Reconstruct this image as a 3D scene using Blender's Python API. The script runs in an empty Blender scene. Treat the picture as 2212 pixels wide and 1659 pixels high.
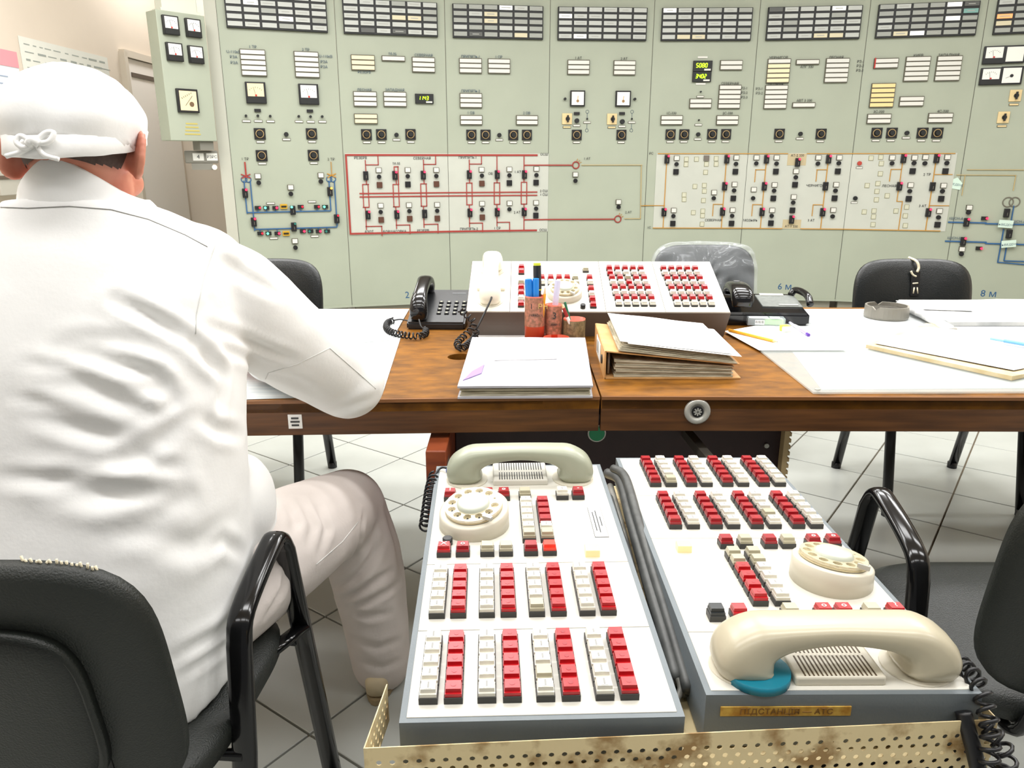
import bpy, bmesh, math, random
from mathutils import Vector, Matrix, noise
from mathutils.bvhtree import BVHTree
random.seed(7)
scn = bpy.context.scene
COL = scn.collection
# ------------------------------------------------------------------ camera, world, lights, exposure
FPX, PITCH, EYE = 1650.0, math.radians(16.4), 1.25
cd = bpy.data.cameras.new('camera'); cam = bpy.data.objects.new('camera', cd); COL.objects.link(cam)
cd.sensor_width = 36.0; cd.lens = FPX / 2212 * 36.0; cd.clip_start = 0.05
cam.location = (0, 0, EYE); cam.rotation_euler = (math.pi / 2 - PITCH, 0, 0)
scn.camera = cam
world = bpy.data.worlds.new('room_air'); scn.world = world; world.use_nodes = True
world.node_tree.nodes['Background'].inputs[0].default_value = (1.0, 1.0, 0.98, 1)
world.node_tree.nodes['Background'].inputs[1].default_value = 0.22
def area(x, y, sx, sy, watt, z=3.05, col=(1.0, 1.0, 1.0)):
    l = bpy.data.lights.new('ceiling_and_fill_light', 'AREA'); l.shape = 'RECTANGLE'; l.size = sx; l.size_y = sy
    l.energy = watt; l.color = col
    o = bpy.data.objects.new('ceiling_and_fill_light', l); COL.objects.link(o); o.location = (x, y, z)
    return o
for lx in (-1.9, -0.4, 1.2, 2.9):
    for ly, w in ((-0.9, 12), (0.7, 24), (2.0, 21), (3.2, 39), (4.25, 31)):  # unseen row behind the camera is kept weak, as fill
        area(lx, ly, 1.2, 0.35, w)
area(-2.5, 6.6, 0.35, 0.9, 24)  # added lamp that brightens the dark door corner
vs = scn.view_settings
vs.view_transform = 'Standard'; vs.look = 'None'; vs.gamma = 1.0; vs.use_curve_mapping = False
vs.exposure = -0.2
# ------------------------------------------------------------------ pixel -> point on a real plane
CT, ST = math.cos(PITCH), math.sin(PITCH)
def ray(px, py):
    v = (829.5 - py) / FPX
    return Vector(((px - 1106) / FPX, CT + v * ST, -ST + v * CT))
O0 = Vector((0, 0, EYE))
def onz(px, py, z):
    d = ray(px, py); return O0 + d * ((z - EYE) / d.z)
def ony(px, py, y):
    d = ray(px, py); return O0 + d * (y / d.y)
# ------------------------------------------------------------------ materials
def lin(c):
    return tuple(((v / 255) / 12.92 if v / 255 <= 0.04045 else ((v / 255 + 0.055) / 1.055) ** 2.4) for v in c)
MATS = {}
def M(name, rgb, rough=0.5, metal=0.0, var=0.0, scale=12.0, bump=0.0, bscale=60.0, emit=0.0, alpha=None, rgb2=None, stretch=None, trans=0.0, coat=0.0, spec=0.5, thr=None):
    if name in MATS: return MATS[name]
    m = bpy.data.materials.new(name); m.use_nodes = True; nt = m.node_tree; b = nt.nodes['Principled BSDF']
    c = lin(rgb)
    b.inputs['Base Color'].default_value = (*c, 1); b.inputs['Roughness'].default_value = rough
    b.inputs['Metallic'].default_value = metal; b.inputs['Specular IOR Level'].default_value = spec
    if coat: b.inputs['Coat Weight'].default_value = coat; b.inputs['Coat Roughness'].default_value = 0.15
    if trans: b.inputs['Transmission Weight'].default_value = trans
    if emit:
        b.inputs['Emission Color'].default_value = (*c, 1); b.inputs['Emission Strength'].default_value = emit
    if alpha is not None: b.inputs['Alpha'].default_value = alpha
    tc = None
    def coords(s):
        nonlocal tc
        tc = tc or nt.nodes.new('ShaderNodeTexCoord')
        mp = nt.nodes.new('ShaderNodeMapping'); nt.links.new(tc.outputs['Object'], mp.inputs[0])
        mp.inputs['Scale'].default_value = stretch or (1, 1, 1)
        n = nt.nodes.new('ShaderNodeTexNoise'); n.inputs['Scale'].default_value = s; n.inputs['Detail'].default_value = 6
        nt.links.new(mp.outputs[0], n.inputs['Vector']); return n
    if var or rgb2:
        n = coords(scale); r = nt.nodes.new('ShaderNodeValToRGB')
        c2 = lin(rgb2) if rgb2 else tuple(v * (1 - var) for v in c)
        r.color_ramp.elements[0].color = (*c2, 1); r.color_ramp.elements[1].color = (*c, 1)
        lo, hi = thr or (0.35, 0.65)
        r.color_ramp.elements[0].position = lo; r.color_ramp.elements[1].position = hi
        nt.links.new(n.outputs['Fac'], r.inputs[0]); nt.links.new(r.outputs[0], b.inputs['Base Color'])
    if bump:
        n = coords(bscale); bp = nt.nodes.new('ShaderNodeBump'); bp.inputs['Strength'].default_value = bump
        bp.inputs['Distance'].default_value = 0.01
        nt.links.new(n.outputs['Fac'], bp.inputs['Height']); nt.links.new(bp.outputs[0], b.inputs['Normal'])
    MATS[name] = m; return m
PANEL = M('panel_paint', (168, 175, 157), 0.55, var=0.06, scale=2.5)
PANELD = M('panel_groove', (88, 92, 82), 0.7)
BLACK = M('black_plastic', (22, 22, 24), 0.4)
BLACKM = M('black_mask', (17, 20, 19), 0.5)
WIN = M('lamp_window', (192, 196, 190), 0.35, var=0.14, scale=30)
WING = M('lamp_window_grey', (160, 164, 156), 0.35, var=0.14, scale=30)
WIND = M('lamp_window_dark', (84, 86, 82), 0.4)
WINC = M('lamp_window_cream', (214, 205, 172), 0.4)
WINL = M('lamp_window_lit', (250, 250, 240), 0.3, emit=0.5)
WINO = M('lamp_window_orange', (244, 150, 88), 0.3, emit=0.9)
WINT = M('lamp_window_teal', (120, 168, 160), 0.4)
STRIPW = M('strip_white', (220, 220, 212), 0.35)
STRIPC = M('strip_cream', (240, 226, 186), 0.4)
STRIPY = M('strip_yellow', (238, 212, 150), 0.4)
STRIPF = M('strip_frame', (92, 88, 74), 0.6)
BRASS = M('ring_tan', (196, 168, 120), 0.4, 0.3)
DIALW = M('meter_face_white', (238, 238, 230), 0.4)
DIALC = M('meter_face_cream', (238, 218, 178), 0.4)
RED = M('line_red', (158, 52, 44), 0.5); REDM = M('needle_red', (190, 40, 30), 0.5)
YEL = M('line_ochre', (190, 138, 46), 0.5); YELP = M('line_pale_ochre', (196, 172, 118), 0.5)
BLUE = M('line_blue', (42, 92, 140), 0.5)
INK = M('ink_blue', (62, 84, 104), 0.6); INKD = M('ink_dark', (58, 60, 60), 0.6)
BOARD = M('mimic_board', (194, 197, 186), 0.5, var=0.05, scale=4)
TAN = M('mimic_tan', (190, 176, 140), 0.6)
LEDR = M('led_red', (255, 40, 70), 0.3, emit=3.5); LEDRD = M('led_red_dim', (190, 40, 60), 0.3, emit=0.6)
LEDG = M('led_green', (90, 255, 190), 0.3, emit=3.0); LEDO = M('led_orange', (255, 150, 60), 0.3, emit=3.5)
LEDT = M('led_teal_dim', (50, 120, 110), 0.3)
DIG = M('digit_green', (190, 255, 30), 0.3, emit=3.0)
BROWNSQ = M('square_brown', (86, 50, 34), 0.5)
SWY = M('switch_yellow', (226, 202, 150), 0.5); YBLK = M('yellow_block', (206, 160, 30), 0.5)
WALL = M('wall_cream', (216, 203, 186), 0.8, var=0.05, scale=1.5, bump=0.04, bscale=90)
DOORM = M('door_paint', (236, 230, 222), 0.5)
TILE = M('tile_glaze', (184, 187, 181), 0.28, var=0.05, scale=9)
GROUT = M('grout', (126, 112, 92), 0.9)
STEEL = M('steel', (196, 196, 188), 0.3, 0.4)
WHITEP = M('paper_white', (246, 246, 243), 0.7)
# ------------------------------------------------------------------ mesh helpers
def link(o, parent=None):
    COL.objects.link(o)
    if parent is not None: o.parent = parent
    return o
def tag(o, label=None, cat=None, group=None, kind=None):
    if label: o['label'] = label
    if cat: o['category'] = cat
    if group: o['group'] = group
    if kind: o['kind'] = kind
    return o
def thing(name, label, cat, mat=None, group=None):
    o = bpy.data.objects.new(name, None); o.empty_display_size = 0.05; link(o)
    if mat is not None: o.matrix_world = mat
    return tag(o, label, cat, group)
def basis(o, a, b, n):
    return Matrix(((a[0], b[0], n[0], o[0]), (a[1], b[1], n[1], o[1]), (a[2], b[2], n[2], o[2]), (0, 0, 0, 1)))
def place(x, y, z=0, rz=0):
    return Matrix.Translation((x, y, z)) @ Matrix.Rotation(rz, 4, 'Z')
def bmobj(name, bm, mat, parent=None, smooth=False, recalc=True):
    if recalc: bmesh.ops.recalc_face_normals(bm, faces=bm.faces)
    me = bpy.data.meshes.new(name); bm.to_mesh(me); bm.free()
    if smooth:
        for p in me.polygons: p.use_smooth = True
    me.materials.append(mat)
    return link(bpy.data.objects.new(name, me), parent)
UNIT = {}
def cube(name, parent, c, d, mat, rot=None, under=None, bev=0.0):
    """box with centre c (in the thing's frame) and size d; sharp boxes share one unit mesh for each material"""
    if bev:
        k = (mat.name, tuple(round(v, 4) for v in d), round(bev, 4))
        if k not in UNIT:
            bm = bmesh.new(); bmesh.ops.create_cube(bm, size=1)
            for v in bm.verts: v.co = Vector((v.co.x * d[0], v.co.y * d[1], v.co.z * d[2]))
            bmesh.ops.bevel(bm, geom=bm.edges[:], offset=bev, segments=2, affect='EDGES', profile=0.6)
            me = bpy.data.meshes.new(name); bm.to_mesh(me); bm.free(); me.materials.append(mat); UNIT[k] = me
            for p in me.polygons: p.use_smooth = len(p.vertices) == 4 and p.area < max(d) * bev * 1.2
        o = bpy.data.objects.new(name, UNIT[k])
    else:
        k = mat.name
        if k not in UNIT:
            bm = bmesh.new(); bmesh.ops.create_cube(bm, size=1)
            me = bpy.data.meshes.new('box'); bm.to_mesh(me); bm.free(); me.materials.append(mat); UNIT[k] = me
        o = bpy.data.objects.new(name, UNIT[k]); o.scale = d
    link(o, under or parent)
    o.location = Vector(c) - (under.location if under is not None else Vector())
    if rot: o.rotation_euler = rot
    return o
def addbox(bm, c, d, m=None):
    g = bmesh.ops.create_cube(bm, size=1)['verts']
    for v in g: v.co = Vector((v.co.x * d[0] + c[0], v.co.y * d[1] + c[1], v.co.z * d[2] + c[2]))
    if m is not None:
        for v in g: v.co = m @ v.co
    return g
CYL = {}
def cyl(name, parent, c, r, h, mat, axis='Z', seg=20, r2=None, under=None, bev=0.0):
    k = (mat.name, round(r, 4), round(h, 4), axis, seg, r2, bev)
    if k not in CYL:
        bm = bmesh.new()
        bmesh.ops.create_cone(bm, cap_ends=True, segments=seg, radius1=r, radius2=r if r2 is None else r2, depth=h)
        if bev:
            ed = [e for e in bm.edges if all(abs(v.co.z - h / 2) < 1e-6 for v in e.verts)]
            bmesh.ops.bevel(bm, geom=ed, offset=bev, segments=2, affect='EDGES')
        if axis == 'Y': bmesh.ops.rotate(bm, verts=bm.verts, matrix=Matrix.Rotation(math.pi / 2, 3, 'X'))
        if axis == 'X': bmesh.ops.rotate(bm, verts=bm.verts, matrix=Matrix.Rotation(math.pi / 2, 3, 'Y'))
        me = bpy.data.meshes.new(name); bm.to_mesh(me); bm.free(); me.materials.append(mat)
        for p in me.polygons: p.use_smooth = len(p.vertices) == 4
        CYL[k] = me
    o = link(bpy.data.objects.new(name, CYL[k]), under or parent)
    o.location = Vector(c) - (under.location if under is not None else Vector()); return o
def catmull(pts, n=8):
    pts = [Vector(p) for p in pts]; out = []
    P = [pts[0] * 2 - pts[1]] + pts + [pts[-1] * 2 - pts[-2]]
    for i in range(1, len(P) - 2):
        a, b, c, d = P[i - 1], P[i], P[i + 1], P[i + 2]
        for k in range(n):
            t = k / n
            out.append(0.5 * ((2 * b) + (c - a) * t + (2 * a - 5 * b + 4 * c - d) * t * t + (3 * b - a - 3 * c + d) * t ** 3))
    out.append(pts[-1]); return out
def frames(path, up=None):
    T = []
    for i in range(len(path)):
        t = path[min(i + 1, len(path) - 1)] - path[max(i - 1, 0)]
        T.append(t.normalized() if t.length > 1e-9 else (T[-1] if T else Vector((0, 0, 1))))
    n = Vector(up) if up else (Vector((0, 0, 1)) if abs(T[0].z) < 0.9 else Vector((1, 0, 0)))
    out = []
    for t in T:
        n = (n - t * n.dot(t)); n = n.normalized() if n.length > 1e-6 else t.orthogonal().normalized()
        out.append((t, n, t.cross(n)))
    return out
def addloft(bm, path, secs, seg=12, up=None, exp=2.0, caps=True):
    """secs: (half size along the frame normal, half size along the binormal) for each path point"""
    F = frames(path, up); rings = []
    for p, (t, n, b), (ra, rb) in zip(path, F, secs):
        ring = []
        for k in range(seg):
            a = 2 * math.pi * k / seg; ca, sa = math.cos(a), math.sin(a)
            x = math.copysign(abs(ca) ** (2 / exp), ca) * ra; y = math.copysign(abs(sa) ** (2 / exp), sa) * rb
            ring.append(bm.verts.new(p + n * x + b * y))
        rings.append(ring)
    for r0, r1 in zip(rings, rings[1:]):
        for k in range(seg): bm.faces.new((r0[k], r0[(k + 1) % seg], r1[(k + 1) % seg], r1[k]))
    if caps:
        bm.faces.new(rings[0][::-1]); bm.faces.new(rings[-1])
def tube(name, path, r, mat, parent=None, seg=8, up=None, rb=None, exp=2.0):
    bm = bmesh.new(); path = [Vector(p) for p in path]
    addloft(bm, path, [(r, rb or r)] * len(path), seg, up, exp)
    return bmobj(name, bm, mat, parent, True)
def coil(name, path, R, turns, r, mat, parent=None, per=12, seg=6):
    path = catmull(path, 10); F = frames(path); n = len(path); N = int(turns * per); out = []
    acc = [0]
    for a, b in zip(path, path[1:]): acc.append(acc[-1] + (b - a).length)
    j = 0
    for i in range(N + 1):
        s = acc[-1] * i / N
        while j < n - 2 and acc[j + 1] < s: j += 1
        u = (s - acc[j]) / max(acc[j + 1] - acc[j], 1e-9); p = path[j].lerp(path[j + 1], u); t, nn, b = F[j]
        a = 2 * math.pi * i / per
        out.append(p + nn * (R * math.cos(a)) + b * (R * math.sin(a)))
    return tube(name, out, r, mat, parent, seg)
def lathe(bm, prof, seg=24, m=None):
    rings = []
    for r, z in prof:
        rings.append([bm.verts.new((r * math.cos(2 * math.pi * k / seg), r * math.sin(2 * math.pi * k / seg), z)) for k in range(seg)] if r > 1e-6 else [bm.verts.new((0, 0, z))])
    for a, b in zip(rings, rings[1:]):
        for k in range(seg):
            q = [a[k % len(a)], a[(k + 1) % len(a)], b[(k + 1) % len(b)], b[k % len(b)]]
            q = list(dict.fromkeys(q))
            if len(q) > 2: bm.faces.new(q)
    if m is not None:
        for r in rings:
            for v in r: v.co = m @ v.co
def prism(bm, pts, z0, z1, m=None):
    a = [bm.verts.new((x, y, z0)) for x, y in pts]; b = [bm.verts.new((x, y, z1)) for x, y in pts]; n = len(pts)
    bm.faces.new(a[::-1]); bm.faces.new(b)
    for i in range(n): bm.faces.new((a[i], a[(i + 1) % n], b[(i + 1) % n], b[i]))
    if m is not None:
        for v in a + b: v.co = m @ v.co
def bake(bm_or_obj, mods):
    """run modifiers on a throwaway object and hand back the finished mesh data"""
    me = bpy.data.meshes.new('work'); bm_or_obj.to_mesh(me); bm_or_obj.free()
    o = bpy.data.objects.new('work', me); COL.objects.link(o)
    for kind, kw in mods:
        md = o.modifiers.new(kind, kind)
        for k, v in kw.items(): setattr(md, k, v)
    dg = bpy.context.evaluated_depsgraph_get(); dg.update()
    out = bpy.data.meshes.new_from_object(o.evaluated_get(dg))
    bpy.data.objects.remove(o); bpy.data.meshes.remove(me)
    for p in out.polygons: p.use_smooth = True
    return out
TXT = {}
def text(name, parent, s, c, size, mat, rot=(math.pi / 2, 0, 0), under=None, shear=0.0):
    k = (s, round(size, 4), mat.name, shear)
    if k not in TXT:
        cu = bpy.data.curves.new('lettering', 'FONT'); cu.body = s; cu.size = size; cu.align_x = 'CENTER'; cu.align_y = 'CENTER'
        cu.extrude = 0.0004; cu.resolution_u = 2; cu.shear = shear
        o = bpy.data.objects.new('lettering', cu); COL.objects.link(o)
        dg = bpy.context.evaluated_depsgraph_get(); dg.update()
        me = bpy.data.meshes.new_from_object(o.evaluated_get(dg)); bpy.data.objects.remove(o)
        me.materials.clear(); me.materials.append(mat); TXT[k] = me
    o = link(bpy.data.objects.new(name, TXT[k]), under or parent)
    o.location = Vector(c) - (under.location if under is not None else Vector()); o.rotation_euler = rot; return o
# ------------------------------------------------------------------ the room
fl = bmobj('floor', (lambda bm: (addbox(bm, (0.6, 2.9, -0.035), (8.0, 9.4, 0.05)), bm)[1])(bmesh.new()), GROUT)
tag(fl, 'pale glazed square floor tiles laid diagonally with brown joints', kind='structure')
T = 0.333; ta = math.radians(54); e1 = Vector((math.cos(ta), math.sin(ta), 0)); e2 = Vector((math.sin(ta), -math.cos(ta), 0))
bm = bmesh.new(); bmesh.ops.create_cube(bm, size=1)
for v in bm.verts: v.co = Vector((v.co.x * (T - 0.006), v.co.y * (T - 0.006), v.co.z * 0.010))
bmesh.ops.bevel(bm, geom=[e for e in bm.edges if all(v.co.z > 0 for v in e.verts)], offset=0.0015, segments=1, affect='EDGES')
tme = bpy.data.meshes.new('tile'); bm.to_mesh(tme); bm.free(); tme.materials.append(TILE)
cells = []
for i in range(-30, 31):
    for j in range(-30, 31):
        p = Vector((-0.484, 3.101, 0)) + e1 * (T * (i + 0.5)) + e2 * (T * (j + 0.5))
        if -3.2 < p.x < 4.4 and -1.6 < p.y < 7.4: cells.append(p)
def seen(p):
    q = p - O0; zc = q.y * CT - q.z * ST
    if zc < 0.3: return False
    x = 1106 + FPX * q.x / zc; y = 829.5 - FPX * (q.y * ST + q.z * CT) / zc
    return -150 < x < 2362 and 850 < y < 1900
cells.sort(key=lambda p: (not seen(p), (p - Vector((0.3, 1.2, 0))).length))
bm = bmesh.new()
for n, p in enumerate(cells):
    if n < 290:
        o = link(bpy.data.objects.new('tile', tme), fl); o.location = (p.x, p.y, -0.005); o.rotation_euler = (0, 0, ta)
    else:
        addbox(bm, (0, 0, 0), (T - 0.006, T - 0.006, 0.010), Matrix.Translation((p.x, p.y, -0.005)) @ Matrix.Rotation(ta, 4, 'Z'))
tag(bmobj('tile_field', bm, TILE, fl), 'rest of the diagonal floor tiles', kind='stuff')
def slab(name, c, d, mat): return tag(bmobj(name, (lambda bm: (addbox(bm, c, d), bm)[1])(bmesh.new()), mat), kind='structure')
XW = -3.0
tag(slab('wall_left', (XW - 0.06, 2.9, 1.6), (0.12, 9.4, 3.3), WALL), 'cream painted side wall with charts and a door')
tag(slab('wall_back', (0.6, 7.36, 1.6), (7.2, 0.12, 3.3), WALL), 'cream wall behind the control panels')
tag(slab('wall_right', (4.62, 2.9, 1.6), (0.12, 9.4, 3.3), WALL), 'cream painted wall past the control panels')
tag(slab('ceiling', (0.6, 2.9, 3.3), (7.4, 9.4, 0.1), WALL), 'plain pale ceiling of the control room')
tag(slab('baseboard_left', (XW + 0.008, 2.9, 0.05), (0.016, 9.4, 0.1), DOORM), 'pale skirting along the side wall')
d1 = tag(slab('door_1', (XW + 0.012, 6.78, 1.0), (0.024, 0.86, 2.0), DOORM), 'pale flush door in the side wall')
cube('door_jamb', d1, (XW + 0.02, 6.32, 1.02), (0.05, 0.05, 2.04), M('jamb', (206, 196, 180), 0.6))
cube('door_lintel', d1, (XW + 0.02, 6.78, 2.03), (0.05, 0.95, 0.05), M('jamb', (206, 196, 180), 0.6))
cube('vent_slot', d1, (XW + 0.028, 6.62, 1.885), (0.01, 0.42, 0.032), M('slot', (96, 84, 72), 0.7))
# charts on the side wall
def chart(name, label, y0, y1, z0, z1, mat, cat):
    t = thing(name, label, cat, Matrix.Translation((XW + 0.004, (y0 + y1) / 2, z0)))
    cube('sheet', t, (0, 0, (z1 - z0) / 2), (0.004, y1 - y0, z1 - z0), mat); return t
CH = M('chart_paper', (222, 222, 212), 0.7, var=0.08, scale=3)
t = chart('wall_chart', 'large pale printed wall chart with dense rows of fine print', 5.04, 6.1, 1.1, 1.97, CH, 'chart')
for i in range(16):
    y = -0.49
    while y < 0.47:
        w = random.uniform(0.03, 0.12)
        cube('print_line', t, (0.0026, min(y + w / 2, 0.49), 0.83 - i * 0.045), (0.001, w, random.choice((0.006, 0.012))), M('print_grey', (150, 156, 150), 0.7))
        y += w + random.uniform(0.02, 0.06)
t = chart('schedule_poster', 'pale blue schedule poster with a pink header band', 4.3, 4.99, 1.1, 1.87, M('poster_blue', (216, 222, 226), 0.7), 'poster')
cube('header_band', t, (0.003, 0, 0.725), (0.003, 0.69, 0.09), M('poster_pink', (232, 150, 158), 0.7))
for i in range(14): cube('print_line', t, (0.003, 0.12 + random.uniform(-.03, .03), 0.62 - i * 0.042), (0.001, random.uniform(0.2, 0.36), 0.006), M('print_blue', (150, 164, 186), 0.7))
t = thing('wall_box', 'small grey box with a dark rim fixed low on the charts wall', 'box', Matrix.Translation((XW, 4.62, 1.06)))
cube('body', t, (0.05, 0, 0.09), (0.1, 0.3, 0.2), M('box_grey', (176, 172, 160), 0.6), bev=0.004)
cube('rim', t, (0.103, 0, 0.09), (0.006, 0.31, 0.02), M('box_rim', (92, 78, 66), 0.6))
# ------------------------------------------------------------------ control panels along an arc
ang = [20, 14.5, 9, 4, -1.5, -7, -12.5, -18]
D = {4: Vector((1.087, 6.40))}
for i in (3, 2, 1, 0): D[i] = D[i + 1] - 0.8 * Vector((math.cos(math.radians(ang[i])), math.sin(math.radians(ang[i]))))
for i in (4, 5, 6, 7): D[i + 1] = D[i] + 0.8 * Vector((math.cos(math.radians(ang[i])), math.sin(math.radians(ang[i]))))
RG = {'a': (460, 0, 4.254), 'b': (940, 0, 4.254), 'c': (1390, 0, 4.424), 'd': (1800, 0, 4.74), 'e': (460, 310, 4.254), 'f': (940, 310, 4.254), 'g': (1390, 310, 4.424), 'h': (1800, 310, 4.74)}
PTOP = 2.46
class Panel:
    def __init__(s, i, label):
        s.i = i; mid = (D[i] + D[i + 1]) / 2; s.a = math.radians(ang[i])
        s.m = place(mid.x, mid.y, 0, s.a); s.inv = s.m.inverted()
        s.t = thing('control_panel', label, 'control panel', s.m, 'steel control panels along the curved wall')
        bm = bmesh.new(); prism(bm, [(-0.3985, 0), (0.3985, 0), (0.365, 0.14), (-0.365, 0.14)], 0.12, PTOP); bmobj('body', bm, PANEL, s.t)
        cube('plinth', s.t, (0, 0.08, 0.06), (0.74, 0.10, 0.12), M('plinth', (150, 148, 134), 0.7))
        cube('base_ledge', s.t, (0, -0.006, 0.128), (0.797, 0.012, 0.016), PANEL)
    def at(s, r, x, y):
        if r: ox, oy, k = RG[r]; x = ox + x / k; y = oy + y / k
        o = s.inv @ O0; d = s.inv.to_3x3() @ ray(x, y); t = -o.y / d.y; q = o + d * t
        return q.x, q.z
    def strips(s, r, x0, y0, x1, y1, cols):
        (ax, az), (bx, bz) = s.at(r, x0, y0), s.at(r, x1, y1)
        n = len(cols); w = 0.172; cx = (ax + bx) / 2; cz = (az + bz) / 2; h = 0.0345 * n + 0.004
        b = cube('indicator_block', s.t, (cx, -0.008, cz), (w, 0.016, h), STRIPF, bev=0.001)
        for k, c in enumerate(cols):
            z = cz + h / 2 - 0.004 - 0.0345 * (k + 0.5) + 0.002
            m = {'w': STRIPW, 'c': STRIPC, 'y': STRIPY, 'l': WINL}[c]
            o = cube('indicator_strip', s.t, (cx, -0.018, z), (w - 0.010, 0.008, 0.0255), m, under=b)
    def meter(s, r, x0, y0, x1, y1, face, style):
        (ax, az), (bx, bz) = s.at(r, x0, y0), s.at(r, x1, y1); cx, cz = (ax + bx) / 2, (az + bz) / 2; w, h = bx - ax, az - bz
        meter(s.t, cx, cz, w, h, face, style)
    def knob(s, r, x, y, lab=True):
        cx, cz = s.at(r, x, y); t = s.t
        p = cube('switch_plate', t, (cx, -0.006, cz), (0.078, 0.012, 0.078), BLACK, bev=0.002)
        ring(t, cx, -0.0135, cz, under=p); cyl('switch_knob', t, (cx, -0.024, cz), 0.017, 0.026, BLACKM, 'Y', 14, under=p)
        if lab: s.plate(cx, cz - 0.056)
    def plate(s, cx, cz, w=0.058, m=None):
        cube('label_plate', s.t, (cx, -0.003, cz), (w, 0.006, 0.016), STRIPF); cube('label_plate', s.t, (cx, -0.005, cz), (w - 0.006, 0.006, 0.0105), m or STRIPW)
    def small(s, r, x, y, lab=True, rad=0.016):
        cx, cz = s.at(r, x, y); cyl('small_knob', s.t, (cx, -0.012, cz), rad, 0.024, BLACKM, 'Y', 12)
        if lab: s.plate(cx, cz - 0.036)
    def line(s, r, pts, w, m, name='bus_line'):
        P = [s.at(r, *p) for p in pts]
        for (x0, z0), (x1, z1) in zip(P, P[1:]):
            if abs(x1 - x0) < 0.012: x0 = x1 = (x0 + x1) / 2
            if abs(z1 - z0) < 0.012: z0 = z1 = (z0 + z1) / 2
            L = math.hypot(x1 - x0, z1 - z0)
            cube(name, s.t, ((x0 + x1) / 2, -0.006, (z0 + z1) / 2), (L + w * 0.9, 0.008, w), m, (0, -math.atan2(z1 - z0, x1 - x0), 0))
    def breaker(s, r, x, y, led=LEDR, dx=0.010):
        cx, cz = s.at(r, x, y); cube('breaker_key', s.t, (cx, -0.014, cz), (0.038, 0.028, 0.066), BLACK, bev=0.004)
        cube('key_slot', s.t, (cx + 0.003, -0.029, cz - 0.008), (0.003, 0.003, 0.022), M('slot_grey', (120, 116, 104), 0.5))
        if led: cyl('signal_lamp', s.t, (cx + dx, -0.032, cz + 0.024), 0.0085, 0.010, led, 'Y', 10)
    def lamp(s, r, x, y, m=STRIPW):
        cx, cz = s.at(r, x, y); cube('lamp_square', s.t, (cx, -0.007, cz), (0.044, 0.014, 0.038), STRIPF); cube('lamp_lens', s.t, (cx, -0.012, cz), (0.036, 0.012, 0.031), m)
    def dot(s, r, x, y, m=None):
        cx, cz = s.at(r, x, y); cyl('push_button', s.t, (cx, -0.012, cz), 0.0165, 0.022, m or BLACK, 'Y', 12)
    def sq(s, r, x, y, m=BLACK):
        cx, cz = s.at(r, x, y); cube('square_button', s.t, (cx, -0.010, cz), (0.042, 0.02, 0.044), m, bev=0.003)
    def txt(s, r, x, y, st, size=0.028, m=INKD):
        cx, cz = s.at(r, x, y); text('lettering', s.t, st, (cx, -0.0075, cz), size, m)
    def trio(s, r, w, d, q=None, mq=BLACK):
        s.lamp(r, *w)
        s.dot(r, *d)
        if q: s.sq(r, *q, mq)
RINGS = {}
def ring(t, x, y, z, R=0.0265, r=0.0032, m=None, under=None):
    m = m or BRASS; k = (R, r, m.name)
    if k not in RINGS:
        bm = bmesh.new(); addloft(bm, [Vector((R * math.cos(a), 0, R * math.sin(a))) for a in [2 * math.pi * i / 20 for i in range(21)]], [(r, r)] * 21, 6, caps=False)
        me = bpy.data.meshes.new('ring'); bm.to_mesh(me); bm.free(); me.materials.append(m); RINGS[k] = me
    o = link(bpy.data.objects.new('scale_ring', RINGS[k]), under or t); o.location = Vector((x, y, z)) - (under.location if under is not None else Vector()); return o
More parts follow.
